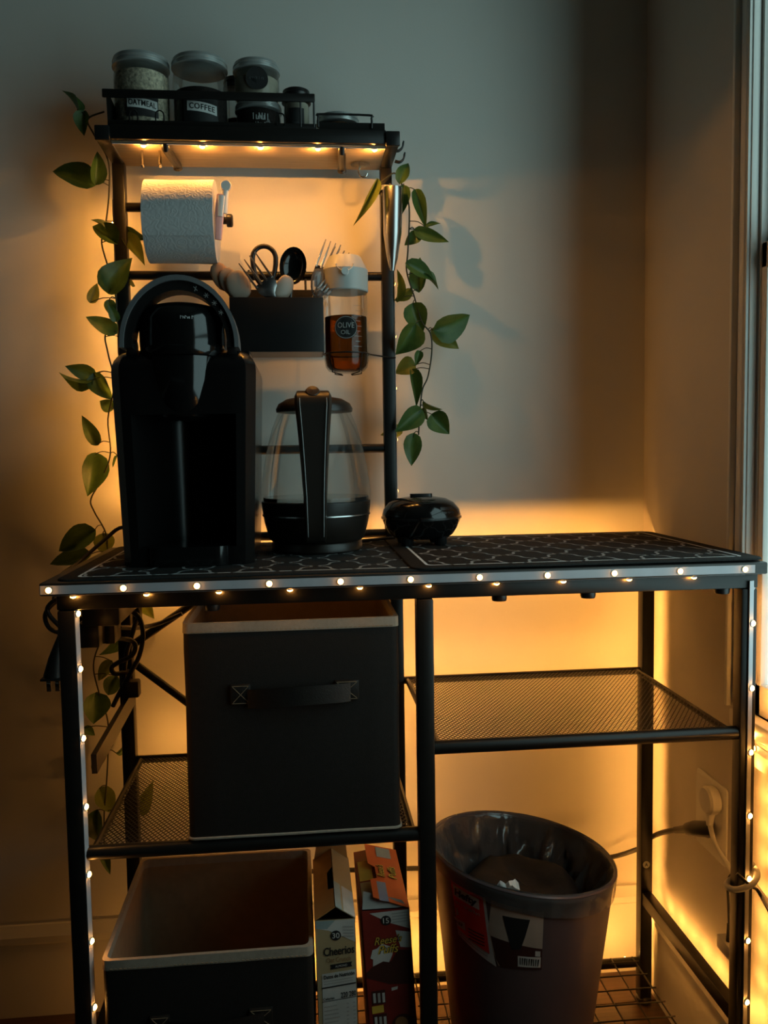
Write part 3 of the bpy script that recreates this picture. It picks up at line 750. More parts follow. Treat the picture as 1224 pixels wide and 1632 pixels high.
# ================================================================== WAFFLE MAKER
def waffle_maker():
    cx, cy, z0 = 0.545, 0.285, ZM2
    t = thing('mini_waffle_maker', 'small round glossy black waffle maker on the table beside the kettle', 'waffle maker', (cx, cy, z0))
    lo = [(0, .012), (.048, .012), (.056, .018), (.064, .030), (.0700, .044), (.0705, .0475), (.0, .0475)]
    hi = [(0, .049), (.0705, .049), (.0708, .053), (.068, .063), (.058, .075), (.044, .082), (.022, .0855), (0, .086)]
    MB().lathe(lo, 44, (cx, cy, z0)).obj('lower_shell', 'gloss', t); MB().lathe(hi, 44, (cx, cy, z0)).obj('lid', 'gloss', t)
    MB().lathe([(.0690, .0465), (.0722, .0470), (.0722, .0500), (.0690, .0505)], 44, (cx, cy, z0)).obj('seam_ring', 'satin', t)
    for a in (45, 135, 225, 315):
        c = Vector((cx + .042 * math.cos(math.radians(a)), cy + .042 * math.sin(math.radians(a)), z0))
        MB().lathe([(.009, 0), (.0105, .002), (.012, .016)], 14, c).obj('foot', 'satin', t)
    MB().add([(cx + u, cy + v, z0 + z) for z in (.085, .0905) for u, v in rrect(-.020, .020, -.008, .008, .007, 4)], [tuple(range(20)), tuple(range(20, 40))] + [(i, (i + 1) % 20, 20 + (i + 1) % 20, 20 + i) for i in range(20)]).obj('lid_grip', 'satin', t)
    def wrap(u, v, w=0):
        zz = .060 + v; r = .0695 + w - max(0, (zz - .056)) * .45; a = u / .07 - PI / 2 + .62; return (cx + r * math.cos(a), cy + r * math.sin(a), z0 + zz)
    m = MB()
    m.grid(7, 3, lambda a, b: wrap(-.016 + .032 * a, -.009 + .018 * b, .0012)); m.obj('nameplate', 'satin', t)
    MB().box(cx - .012, cx + .012, cy - .078, cy - .066, z0 + .045, z0 + .052, bev=.002).obj('front_tab', 'satin', t)


waffle_maker()

# ================================================================== HUTCH SHELF: trays and jars
ZS = ZH + .0127                       # top of the hutch shelf
tr = thing('shelf_organizer', 'black metal shelf tray with a front rail holding the jars', 'organizer', (0.17, .36, ZS))
TX0, TX1 = 0.016, 0.372
MB().box(TX0, TX1, 0.310, 0.430, ZS, ZS + .003).obj('tray_floor', 'metal', tr)
MB().box(TX0, TX1, 0.308, 0.311, ZS, ZS + .016, bev=.0008).obj('front_lip', 'metal', tr)
MB().add([(x, y, z) for x in (TX0, TX0 + .003) for (y, z) in ((.311, ZS), (.430, ZS), (.430, ZS + .050), (.311, ZS + .062), (.304, ZS + .062))],
         [(0, 1, 2, 3, 4), (9, 8, 7, 6, 5)] + [(i, (i + 1) % 5, 5 + (i + 1) % 5, 5 + i) for i in range(5)]).obj('side_panel', 'metal', tr)
MB().box(TX0 - .006, TX1 - .002, 0.300, 0.305, ZS + .050, ZS + .064, bev=.0015).obj('front_rail', 'metal', tr)
for x in (TX1 - .004, 0.345): MB().tube([(x, .3035, ZS + .05), (x, .3095, ZS + .01)], .0018, 8).obj('rail_post', 'metal', tr)
for x in (.060, .104, .310):
    pts = [(x - .007, .3065, ZS + .012)] + [(x + .007 * math.cos(a), .3065, ZS + .024 + .008 * math.sin(a)) for a in [PI - PI * i / 8 for i in range(9)]] + [(x + .007, .3065, ZS + .012)]
    MB().tube(pts, .0013, 6).obj('wire_loop', 'metal', tr)
tr2 = thing('wire_handle_tray', 'shallow black tray with a wire handle at the right end of the top shelf', 'tray', (.44, .36, ZS))
MB().box(0.376, 0.492, 0.312, 0.428, ZS, ZS + .003).obj('tray_floor', 'metal', tr2)
for a in ((.376, .492, .310, .313), (.376, .492, .427, .430), (.376, .379, .313, .427), (.489, .492, .313, .427)): MB().box(*a, ZS, ZS + .020).obj('tray_side', 'metal', tr2)
p0, p1 = at(507, 182, Y=.309), at(592, 184, Y=.309)
MB().tube(smooth_path([(p0.x, .3085, ZS + .010), (p0.x, .3085, p0.z - .004), (p0.x + .004, .3085, p0.z), (p1.x - .005, .3085, p1.z), (p1.x, .3085, p1.z - .005), (p1.x, .3085, ZS + .010)], 4), .0020, 8).obj('wire_handle', 'metal', tr2)


def jar(label, x, y, z, r, h, fill, fillm, lidm='lid', lid_h=.016, neck=.93, name='storage_jar', group='jars on the top hutch shelf', ridges=True):
    t = thing(name, label, 'jar', (x, y, z), group)
    hb = h - lid_h
    g = [(0.0, .0), (r * .86, .0), (r * .97, .006), (r, .015), (r, hb * .80), (r * .985, hb * .88), (r * neck, hb), (r * neck, hb + .004)]
    MB().lathe(g, 36, (x, y, z)).obj('glass', 'glass', t)
    if fill: MB().lathe([(0, .003), (r * .84, .003), (r * .94, .010), (r * .965, .017), (r * .965, min(fill, hb * .8)), (r * .93, fill), (0, fill - .004)], 30, (x, y, z)).obj('contents', fillm, t)
    R = r * neck + .0035; b = hb
    pr = [(R - .002, b - .001), (R + .0012, b), (R + .0012, b + .003), (R, b + .0042), (R, b + lid_h * .45), (R + .0008, b + lid_h * .5), (R + .0008, b + lid_h * .62), (R - .0005, b + lid_h * .68), (R - .001, b + lid_h * .92), (R - .004, b + lid_h), (R - .010, b + lid_h - .001), (0, b + lid_h - .001)]
    l = MB().lathe(pr, 40, (x, y, z)).obj('lid', lidm, t); sub(l)
    return t


def on_cyl(cx, cy, cz, r, a0):
    return lambda u, v, w=0: (cx + (r + w) * math.cos(a0 + u / r), cy + (r + w) * math.sin(a0 + u / r), cz + v)


def facing(x, y): return math.atan2(CAM.y - y, CAM.x - x)


def cyl_patch(fn, w, h, name, material, parent, off=.0006, n=10, tilt=0.0):
    m = MB(); m.grid(n, 3, lambda a, b: fn(-w / 2 + w * a, -h / 2 + h * b + tilt * (a - .5) * w, off)); m.grid(n, 3, lambda a, b: fn(-w / 2 + w * a, -h / 2 + h * b + tilt * (a - .5) * w, off - .0004))
    return m.obj(name, material, parent)


JY = .364; ZJ = ZS + .0031
x = .066; t = jar('large oatmeal jar with silver lid and handwritten label, leftmost on the top shelf', x, JY, ZJ, .0485, .135, .105, 'oats')
fn = on_cyl(x, JY, ZJ + .040, .0487, facing(x, JY)); cyl_patch(fn, .056, .034, 'label', 'label_black', t, .0005)
fw = on_cyl(x, JY, ZJ + .044, .0487, facing(x, JY)); cyl_patch(lambda u, v, w=0: fw(u, v - .10 * u, w), .052, .0165, 'name_strip', 'label_white', t, .0012)
text('OATMEAL', lambda u, v: fw(u, v - .10 * u, .0018), w=.046, h=.0095, bold=.012, spacing=1.05).obj('lettering', 'ink', t)
x = .168; t = jar('large jar half full of dark coffee with handwritten label', x, JY, ZJ, .0480, .136, .076, 'coffee')
fn = on_cyl(x, JY, ZJ + .036, .0482, facing(x, JY)); cyl_patch(fn, .062, .044, 'label', 'label_black', t, .0005)
fw = on_cyl(x, JY, ZJ + .040, .0482, facing(x, JY) + .05); cyl_patch(lambda u, v, w=0: fw(u, v - .12 * u, w), .052, .0165, 'name_strip', 'label_white', t, .0012)
text('COFFEE', lambda u, v: fw(u, v - .12 * u, .0018), w=.043, h=.0095, bold=.012, spacing=1.1).obj('lettering', 'ink', t)
t = jar('slim dark spice bottle tucked behind the coffee jar', .2285, .405, ZJ, .0200, .125, .05, 'spice', 'satin', .02)
x = .270; t = jar('lower jar of the stacked pair, dark contents with white script print', x, JY, ZJ, .0400, .062, .046, 'coffee', lid_h=.013)
fn = on_cyl(x, JY, ZJ + .026, .0402, facing(x, JY)); scribble(lambda u, v: fn(u + .006, v + .004, .0008), .030, .011, 6, 3).obj('lettering', 'chalk', t)
scribble(lambda u, v: fn(u + .008, v - .009, .0008), .026, .007, 7, 4).obj('lettering', 'chalk', t)
t = jar('upper jar of the stacked pair with a round black label', x - .002, JY, ZJ + .0622, .0400, .070, .040, 'sugar', lid_h=.015)
fn = on_cyl(x - .002, JY, ZJ + .0622 + .032, .0402, facing(x, JY) + .02)
MB().prism(circle(28, .0195), lambda u, v, w: fn(u, v, .0008 + w), .0006).obj('round_label', 'label_black', t)
scribble(lambda u, v: fn(u, v, .0018), .029, .0045, 8, 5).obj('lettering', 'faint', t)
x = .338; t = jar('small spice shaker with a tall black cap and black label', x, .352, ZJ, .0225, .085, .060, 'sugar', 'satin', .022, .95)
fn = on_cyl(x, .352, ZJ + .030, .0227, facing(x, .352)); cyl_patch(fn, .028, .036, 'label', 'label_black', t, .0005)
scribble(lambda u, v: fn(u, v - .008, .0009), .014, .004, 5, 6).obj('lettering', 'faint', t)
t = jar('short wide jar with silver lid and brown contents in the right tray', .412, JY, ZJ, .0370, .044, .026, 'spice', lid_h=.014)
t = jar('little jar with a pale green lid at the right end of the top shelf', .472, .372, ZJ, .0150, .030, .014, 'sugar', mat('pale_green_lid', (.30, .36, .28), .5), .010)

# ================================================================== PAPER TOWEL AND CLIP
def paper_roll():
    x0, x1 = .071, .191; cy, cz, r = 0.352, 1.541, .0715
    t = thing('paper_towel_roll', 'white embossed paper towel roll hanging under the top hutch shelf', 'paper towel', ((x0 + x1) / 2, cy, cz - r))
    pm = M['towel']
    def surf(a, b):
        an = 2 * PI * a; rr = r + .0009 * math.sin(an * 2 + b * 3) + .0006 * noise.noise(Vector((b * 4, math.cos(an) * 3, math.sin(an) * 3)))
        return (x0 + (x1 - x0) * b, cy + rr * math.cos(an), cz + rr * math.sin(an))
    m = MB(); m.grid(64, 14, surf, cu=True); ri = .020
    n = 64
    for xe, b in ((x0, 0), (x1, 1)):
        vs = [surf(i / n, b) for i in range(n)] + [(xe + (.0 if b else -.0), cy + ri * math.cos(2 * PI * i / n), cz + ri * math.sin(2 * PI * i / n)) for i in range(n)]
        m.add(vs, [(i, (i + 1) % n, n + (i + 1) % n, n + i) for i in range(n)])
    m.obj('paper', pm, t)
    MB().lathe([(.0185, x0), (.0198, x0), (.0198, x1), (.0185, x1), (.0185, x0)], 32, (0, cy, cz), Matrix(((0, 0, 1), (1, 0, 0), (0, 1, 0)))).obj('cardboard_core', 'card', t)
    # loose outer sheet edge along the bottom front
    m = MB(); m.grid(8, 6, lambda a, b: (x0 + (x1 - x0) * a, cy - r * math.cos(.5 * b) - .0012, cz - r * math.sin(.5 * b) - .020 * b * .2)); m.obj('loose_sheet', pm, t)
    h = thing('towel_holder', 'black rod with an end stop through the paper towel roll', 'holder', (x0, cy, cz))
    MB().tube([(x0 + .012, YH - .009, 1.580), (x0 + .010, cy + .02, cz + .004), (x0 + .014, cy, cz + .004), (x1 + .024, cy, cz + .004)], .0065, 12).obj('rod', 'satin', h)
    MB().lathe([(0, 0), (.0105, 0), (.0115, .002), (.0115, .009), (.009, .011), (0, .011)], 18, (x1 + .018, cy, cz + .004), Matrix(((0, 0, 1), (1, 0, 0), (0, 1, 0)))).obj('end_stop', 'satin', h)
    c = thing('bag_clip', 'white and pink plastic clip hanging at the right end of the paper towel', 'clip', (x1 + .006, cy - .05, 1.50))
    Y = .305
    a, b = at(360, 296, Y=Y), at(356, 340, Y=Y)
    MB().lathe([(0, -.003), (.0085, -.003), (.0095, 0), (.0085, .003), (0, .003)], 18, a, Matrix.Rotation(PI / 2, 3, 'X')).tube([a, b], [.005, .007], 10, flat=.6).obj('clip_arm', 'white_plastic', c)
    a, b = at(351, 310, Y=Y), at(348, 382, Y=Y)
    MB().tube([a, a.lerp(b, .4), b], [.006, .008, .0055], 10, flat=.7).obj('clip_jaw', 'pink', c)
    a, b = at(353, 312, Y=Y - .006), at(351, 345, Y=Y - .006)
    MB().tube([a, b], [.006, .0045], 10, flat=.7).obj('clip_jaw', 'white_plastic', c)


m, nt, b, out = nodes_of('towel_paper'); M['towel'] = m
b.inputs['Base Color'].default_value = (.50, .50, .50, 1); b.inputs['Roughness'].default_value = .95
tc = nt.nodes.new('ShaderNodeTexCoord'); vo = nt.nodes.new('ShaderNodeTexVoronoi'); vo.inputs['Scale'].default_value = 95; vo.feature = 'SMOOTH_F1'
wv = nt.nodes.new('ShaderNodeMath'); wv.operation = 'SINE'; ml = nt.nodes.new('ShaderNodeMath'); ml.operation = 'MULTIPLY'; ml.inputs[1].default_value = 24
bp = nt.nodes.new('ShaderNodeBump'); bp.inputs['Strength'].default_value = .22; bp.inputs['Distance'].default_value = .0008
nt.links.new(tc.outputs['Object'], vo.inputs['Vector']); nt.links.new(vo.outputs['Distance'], ml.inputs[0]); nt.links.new(ml.outputs[0], wv.inputs[0]); nt.links.new(wv.outputs[0], bp.inputs['Height']); nt.links.new(bp.outputs['Normal'], b.inputs['Normal'])
paper_roll()

# ================================================================== UTENSIL HOLDER
UX0, UX1, UY0, UY1, UZ0, UZ1 = .212, .378, .318, .412, 1.308, 1.404
u = thing('utensil_caddy', 'plain black box of cutlery hooked on the hutch bars above the kettle', 'utensil holder', ((UX0 + UX1) / 2, .36, UZ0))
m = MB().box(UX0, UX1, UY0, UY0 + .003, UZ0, UZ1, bev=.001).box(UX0, UX1, UY1 - .003, UY1, UZ0, UZ1 + .03, bev=.001).box(UX0, UX0 + .003, UY0 + .002, UY1 - .002, UZ0, UZ1, bev=.0008).box(UX1 - .003, UX1, UY0 + .002, UY1 - .002, UZ0, UZ1, bev=.0008).box(UX0 + .001, UX1 - .001, UY0 + .001, UY1 - .001, UZ0, UZ0 + .003)
m.obj('box', 'satin', u)
for x in (UX0 + .03, UX1 - .03): MB().tube([(x, UY1, UZ1 + .02), (x, YH, UZ1 + .068), (x, YH + .012, UZ1 + .062), (x, YH + .011, UZ1 + .045)], .0022, 8).obj('hook', 'metal', u)


def frame(base, tip, roll=0.0):
    z = (tip - base); L = z.length; z = z / L; v = (CAM - base).normalized(); x = v.cross(z).normalized() * -1; y = z.cross(x)
    c, s = math.cos(roll), math.sin(roll); xx = x * c + y * s; yy = z.cross(xx)
    mm = Matrix((xx, yy, z)).transposed().to_4x4(); mm.translation = base; return mm, L


def utensil(kind, label, bpx, tpx, Y, roll=0.0, material='steel', head=.06, hw=.012, name=None, dY=0.0):
    b, t_ = at(*bpx, Y=Y), at(*tpx, Y=Y + dY); mm, L = frame(b, t_, roll)
    t = thing(name or kind, label, kind, b, 'utensils in the black caddy'); 
    hs = L - head
    if kind == 'fork':
        m = MB(); hnd = MB()
        hnd.tube([mm @ Vector((0, 0, 0)), mm @ Vector((0, .001, hs * .6)), mm @ Vector((0, .002, hs))], [.004, .0028, .0030], 8, flat=.6).obj('handle', material, t)
        def curve(s): return -.010 * math.sin(PI * min(1, s * 1.0)) + .004 * s
        m.grid(7, 7, lambda a, c: mm @ Vector(((a - .5) * 2 * hw * (.35 + .65 * min(1, c * 1.6)) , curve(c * .55) + .002 * (2 * a - 1) ** 2, hs + head * .42 * c)))
        m.grid(7, 7, lambda a, c: mm @ Vector(((a - .5) * 2 * hw * (.35 + .65 * min(1, c * 1.6)) , curve(c * .55) + .002 * (2 * a - 1) ** 2 + .0012, hs + head * .42 * c)))
        m.obj('head', material, t)
        for k in range(4):
            x = (-1 + 2 * k / 3) * (hw - .0016)
            MB().tube([mm @ Vector((x, curve(.50), hs + head * .38)), mm @ Vector((x, curve(.75), hs + head * .70)), mm @ Vector((x * 1.04, curve(1.0), hs + head))], [.0021, .0020, .0010], 7).obj('tine', material, t)
    elif kind == 'spoon':
        MB().tube([mm @ Vector((0, 0, 0)), mm @ Vector((0, 0, hs + head * .12))], [.005, .0045], 10, flat=.6).obj('handle', material, t)
        m = MB()
        m.grid(20, 9, lambda a, c: mm @ Vector((hw * math.cos(2 * PI * a) * math.sin(PI * min(.98, .02 + c * .96)) ** .8, .005 * math.sin(2 * PI * a) * math.sin(PI * (.02 + c * .96)), hs + head * (.5 - .5 * math.cos(PI * c)))), cu=True)
        m.obj('bowl', material, t)
    return t


utensil('spoon', 'pinkish wooden spoon, leftmost in the black caddy', (400, 530), (342, 420), .352, material='wood_spoon', head=.052, hw=.017)
utensil('spoon', 'cream plastic measuring spoon behind the left fork', (405, 530), (357, 428), .345, material='cream', head=.050, hw=.018)
utensil('spoon', 'pale round spoon with its face to the front, left of the fork', (410, 535), (372, 432), .336, material='white_plastic' if 0 else 'cream', head=.052, hw=.0215)
utensil('fork', 'steel fork leaning left over the pale spoons', (470, 520), (393, 410), .326, head=.088, hw=.0185, roll=.0)
utensil('spoon', 'cream heart-shaped spatula in front of the black ladle', (425, 520), (461, 440), .328, material='cream', head=.045, hw=.016, roll=.3)
utensil('fork', 'tall steel fork leaning right behind the oil bottle cap', (484, 520), (531, 385), .362, head=.088, hw=.0155, roll=-.1)
utensil('fork', 'second steel fork leaning right, lower than its neighbour', (490, 520), (545, 397), .352, head=.080, hw=.0150, roll=-.2)
utensil('fork', 'clear plastic fork curving over the right end of the caddy', (495, 520), (523, 425), .345, material='clear_plastic', head=.055, hw=.013, roll=.6)
utensil('spoon', 'clear plastic spoon at the right end of the caddy', (500, 525), (508, 428), .335, material='clear_plastic', head=.050, hw=.013, roll=.3)
utensil('fork', 'clear plastic fork lying low at the right end of the caddy', (488, 505), (530, 446), .328, material='clear_plastic', head=.048, hw=.012, roll=-.3)
sc = thing('scissors', 'black loop handle of scissors standing in the caddy', 'scissors', at(430, 520, Y=.37), 'utensils in the black caddy')
c0 = at(421, 412, Y=.37)
pts = [c0 + Vector((.021 * math.cos(a) * (1.0), 0, .022 * math.sin(a) - (.012 if math.sin(a) < 0 else 0) * abs(math.sin(a)) * 2.2)) for a in [2 * PI * i / 28 for i in range(28)]]
MB().tube(pts, .0045, 10, closed=True).obj('finger_loop', 'satin', sc)
MB().tube([c0 + Vector((.012, 0, -.038)), at(450, 520, Y=.37)], [.0045, .004], 8).obj('shank', 'satin', sc)
ld = thing('ladle', 'glossy black serving spoon with a deep round bowl behind the spatula', 'ladle', at(455, 525, Y=.36), 'utensils in the black caddy')
mm, L = frame(at(455, 530, Y=.365), at(470, 396, Y=.365))
m = MB()
def bowl(a, c):
    an = 2 * PI * a; rr = math.sin(PI / 2 * c); return mm @ Vector((.0245 * rr * math.cos(an), .018 * (1 - c * c) - .004, L - .032 + .034 * rr * math.sin(an)))
m.grid(26, 8, bowl, cu=True); m.grid(26, 8, lambda a, c: Vector(bowl(a, c)) + (mm.to_3x3() @ Vector((0, .0018, 0))), cu=True)
m.obj('bowl', 'gloss', ld)
MB().tube([mm @ Vector((0, 0, 0)), mm @ Vector((0, .006, L - .06))], [.006, .005], 10, flat=.6).obj('handle', 'gloss', ld)

# ================================================================== OIL BOTTLE
ox, oy, oz = .4195, .352, 1.272
ob = thing('oil_bottle', 'glass olive oil bottle with white flip cap in a wire holder', 'bottle', (ox, oy, oz))
R = .0405
g = [(0, .0), (.024, .001), (.033, .004), (.0385, .011), (R, .022), (R, .120), (.0400, .146), (.0385, .152)]
MB().lathe(g, 44, (ox, oy, oz)).obj('glass', 'glass', ob)
MB().lathe([(0, .004), (.023, .0045), (.031, .0075), (.0365, .014), (R - .0022, .024), (R - .0022, .101), (0, .101)], 40, (ox, oy, oz)).obj('oil', 'oil', ob)
c = MB().lathe([(0, .146), (.0405, .146), (.0418, .148), (.0418, .185), (.0295, .2085), (.0285, .2098), (0, .2100)], 44, (ox, oy, oz)).obj('cap', 'teal_white', ob, angle=18); sub(c)
fn = on_cyl(ox, oy, oz + .176, .042, facing(ox, oy)); fz = on_cyl(ox, oy, oz + .078, R, facing(ox, oy))
p = Vector(fn(0, 0, 0)); d = (Vector(fn(0, 0, .01)) - p).normalized()
MB().tube([p, p + d * .006], [.0075, .0065], 16).obj('flip_button', 'white_plastic', c)
pts = [fn(.0175 * math.cos(a), .020 + .022 * math.sin(a) * .85, (-.0065 if .020 + .022 * math.sin(a) * .85 > .0135 else 0.0005) - max(0, (.020 + .0187 * math.sin(a) - .0135)) * .35) for a in [PI + PI * i / 16 for i in range(17)]]
MB().tube([q for q in pts], .0009, 6).obj('flip_line', 'white_plastic', c)
MB().prism(circle(30, .0205), lambda u, v, w: fz(u, v, .0008 + w), .0007).obj('round_label', 'label_black', ob)
rg = MB(); A = circle(30, .0195); B = circle(30, .0187)
rg.add([fz(u, v, .0018) for u, v in A] + [fz(u, v, .0018) for u, v in B], [(i, (i + 1) % 30, 30 + (i + 1) % 30, 30 + i) for i in range(30)]); rg.obj('label_ring', 'chalk', ob)
text('OLIVE', lambda u, v: fz(u, v + .004, .0018), w=.029, h=.0095).obj('lettering', 'chalk', ob)
text('OIL', lambda u, v: fz(u - .001, v - .0085, .0018), w=.016, h=.0075).obj('lettering', 'chalk', ob)
for k in range(9):
    fm = on_cyl(ox, oy, oz + .045 + k * .009, R, facing(ox, oy) + .55); cyl_patch(fm, .010 if k % 2 else .016, .0007, 'scale_mark', 'chalk', ob, .0006, 5)
wh = thing('bottle_holder', 'thin wire bottle holder clipped to the right hutch upright', 'holder', (XHR, YH - .012, 1.305))
ring = [(ox + (R + .0016) * math.cos(a), oy + (R + .0016) * math.sin(a), 1.3065) for a in [2 * PI * i / 36 for i in range(36)]]
MB().tube(ring, .0014, 6, closed=True).obj('ring', 'metal', wh)
MB().tube([(ox + R + .001, oy - .002, 1.3065), (XHR + .004, YH - .0135, 1.3065), (XHR + .013, YH - .0135, 1.3065)], .0014, 6).obj('arm', 'metal', wh)
for a in (.6, 2.2, 3.8, 5.4):
    MB().tube([(ox + (R + .0016) * math.cos(a), oy + (R + .0016) * math.sin(a), 1.3065), (ox + .034 * math.cos(a), oy + .034 * math.sin(a), oz + .001), (ox + .012 * math.cos(a), oy + .012 * math.sin(a), oz - .0025)], .0012, 6).obj('cradle_wire', 'metal', wh)

# ================================================================== STEEL FROTHER AND HOOKS
fr = thing('steel_cone', 'tapered brushed steel tool hanging on the right hutch upright', 'kitchen tool', at(624, 430, Y=.385))
a, b = at(626, 300, Y=.385), at(625, 432, Y=.385)
MB().tube([a, a.lerp(b, .08), a.lerp(b, .55), a.lerp(b, .82), b], [.0185, .019, .0170, .0110, .0045], 22).obj('cone', 'steel', fr)
a2 = at(616, 294, Y=.385)
MB().lathe([(.013, 0), (.0145, .001), (.0145, .009), (.013, .010), (.013, 0)], 24, (XHR, YH - .004, a2.z - .005), sx=1.25, sy=1.3).obj('collar', 'silver', fr)
MB().tube([a, (XHR + .006, YH - .02, a.z + .012)], .0022, 8).obj('hanging_loop', 'silver', fr)
for k, (q0, q1) in enumerate((((624, 233), (640, 224)), ((624, 250), (642, 242)))):
    h = thing('wire_hook', ('upper' if k == 0 else 'lower') + ' black wire hook sticking out at the right end of the top shelf', 'hook', at(*q0, Y=.35), 'wire hooks at the right end of the top shelf')
    A, B = at(q0[0], q0[1] + 8, Y=.36), at(q1[0], q1[1] + 14, Y=.36)
    MB().tube(smooth_path([(XHR + .0105, .36, A.z), B + Vector((-.006, 0, -.004)), B + Vector((.001, 0, .002)), B + Vector((.003, 0, .012))], 5), .0016, 8).obj('wire', 'metal', h)
    MB().tube(smooth_path([(XHR + .0105, .352, A.z), B + Vector((-.006, -.008, -.004)), B + Vector((.001, -.008, .002)), B + Vector((.003, -.008, .012))], 5), .0016, 8).obj('wire', 'metal', h)
ah = thing('adhesive_hook', 'clear adhesive disc with a chrome hook under the top shelf', 'hook', at(574, 262, Z=ZH - .0095))
c0 = at(574, 262, Z=ZH - .0105)
MB().lathe([(0, 0), (.017, 0), (.018, -.0008), (.016, -.0016), (0, -.003)], 28, c0).obj('disc', 'clear_plastic', ah)
MB().tube(smooth_path([c0 + Vector((0, 0, -.002)), c0 + Vector((-.003, 0, -.014)), c0 + Vector((.001, 0, -.022)), c0 + Vector((.010, 0, -.022)), c0 + Vector((.013, 0, -.016))], 5), .0016, 8).obj('hook', 'chrome', ah)
for k, q in enumerate(((227, 262), (255, 262))):
    h = thing('small_hook', ('left' if k == 0 else 'right') + ' one of two tiny chrome hooks under the shelf above the paper towel', 'hook', at(*q, Y=.34), 'two tiny chrome hooks')
    c0 = at(*q, Y=.345)
    MB().tube([(c0.x, c0.y, ZH - .0095), c0 + Vector((0, 0, .002)), c0 + Vector((.001, -.003, -.004)), c0 + Vector((.001, -.007, -.002))], [.0026, .0026, .003, .002], 8).obj('shank', 'chrome', h)

# ================================================================== FABRIC BINS
def fabric_bin(label, x0, x1, y0, y1, z0, z1, seed, handle=True):
    t = thing('fabric_bin', label, 'storage bin', ((x0 + x1) / 2, (y0 + y1) / 2, z0), 'fabric storage bins on the rack')
    rnd = random.Random(seed); th = .004; bul = .004
    def loop(z, ins):
        k = (z - z0) / (z1 - z0); b = bul * math.sin(PI * k); P = rrect(x0 + ins, x1 - ins, y0 + ins, y1 - ins, .010, 3); out = []
        # subdivide the straight runs so the walls can bow
        Q = []
        for i in range(len(P)):
            a = Vector(P[i]); c = Vector(P[(i + 1) % len(P)]); n = 8 if (a - c).length > .05 else 1
            for j in range(n): Q.append(a.lerp(c, j / n))
        cx, cy = (x0 + x1) / 2, (y0 + y1) / 2
        for q in Q:
            ux, uy = (q.x - cx) / ((x1 - x0) / 2), (q.y - cy) / ((y1 - y0) / 2)
            dx = b * (1 - uy * uy) * (1 if ux > 0 else -1) if abs(ux) > .9 else 0; dy = b * (1 - ux * ux) * (1 if uy > 0 else -1) if abs(uy) > .9 else 0
            w = .0014 * noise.noise(Vector((q.x * 14, q.y * 14, z * 11 + seed)))
            out.append((q.x + dx + w, q.y + dy + w, z))
        return out
    zs = [z0 + (z1 - z0) * i / 8 for i in range(9)]
    L = [loop(z, 0) for z in zs]; n = len(L[0]); m = MB()
    m.add(sum(L, []), [(k * n + i, k * n + (i + 1) % n, (k + 1) * n + (i + 1) % n, (k + 1) * n + i) for k in range(8) for i in range(n)] + [tuple(range(n - 1, -1, -1))])
    m.obj('outer_walls', 'bin_out', t, angle=30)
    Li = [loop(z, th) for z in [z0 + .006] + zs[1:]]; m = MB()
    m.add(sum(Li, []), [(k * n + i, k * n + (i + 1) % n, (k + 1) * n + (i + 1) % n, (k + 1) * n + i) for k in range(8) for i in range(n)] + [tuple(range(n))])
    m.obj('lining', 'bin_in', t, angle=30)
    a, b, c, d = loop(z1 - .013, -.0012), loop(z1 + .0015, -.0008), loop(z1 + .0015, th + .0012), loop(z1 - .013, th + .0014)
    m = MB(); m.add(a + b + c + d, [(k * n + i, k * n + (i + 1) % n, ((k + 1) % 4) * n + (i + 1) % n, ((k + 1) % 4) * n + i) for k in range(4) for i in range(n)])
    rim = m.obj('rim_binding', 'bin_trim', t, angle=30); sub(rim)
    st = MB()
    for i in range(44):
        x = x0 + .012 + (x1 - x0 - .024) * i / 43
        st.box(x, x + .0035, y0 - .0026, y0 - .0006, z1 - .0112, z1 - .0104)
    st.obj('stitching', 'card', rim)['kind'] = 'stuff'
    for (x, y) in ((x0 + .001, y0 + .001), (x1 - .001, y0 + .001)):
        pass
    m = MB(); Lp = loop(z0 + .0022, -.0010); m.tube([Vector(p) for p in Lp], .0022, 6, closed=True).obj('bottom_piping', 'bin_trim', t)
    if handle:
        hx0, hx1, hz = x0 + .066, x1 - .060, z0 + (z1 - z0) * .675; hh = .0145
        yb = y0 - bul - .0012
        for a, b in ((hx0, hx0 + .028), (hx1 - .034, hx1)):
            p = MB().box(a, b, yb - .0022, yb + .003, hz - hh, hz + hh, bev=.0008).obj('handle_patch', 'leather', t); sub(p)
            s_ = MB()
            for q, r in (((a + .003, hz - hh + .003), (b - .003, hz + hh - .003)), ((a + .003, hz + hh - .003), (b - .003, hz - hh + .003)), ((a + .002, hz + hh - .002), (b - .002, hz + hh - .002)), ((a + .002, hz - hh + .002), (b - .002, hz - hh + .002))):
                s_.beam((q[0], yb - .0025, q[1]), (r[0], yb - .0025, r[1]), .0007, .0006, up=(0, -1, 0))
            s_.obj('stitching', 'card', p)
        m = MB(); W = (hx1 - .016) - (hx0 + .020)
        def strap(a, b, o): return (hx0 + .024 + W * a, yb - .003 - .016 * math.sin(PI * a) ** .8 - o, hz - .004 + .0035 * math.sin(PI * a) + (b - .5) * .027 + .004 * (a - .5))
        m.grid(18, 3, lambda a, b: strap(a, b, 0)); m.grid(18, 3, lambda a, b: strap(a, b, .0022))
        m.obj('handle_strap', 'leather', t)
    return t


fabric_bin('charcoal fabric bin with leather handle on the upper left mesh shelf', .158, .468, -.006, .300, .5690, .886, 3)
fabric_bin('open charcoal fabric bin with beige rim on the bottom shelf', .031, .3325, -.022, .288, .1012, .404, 9)

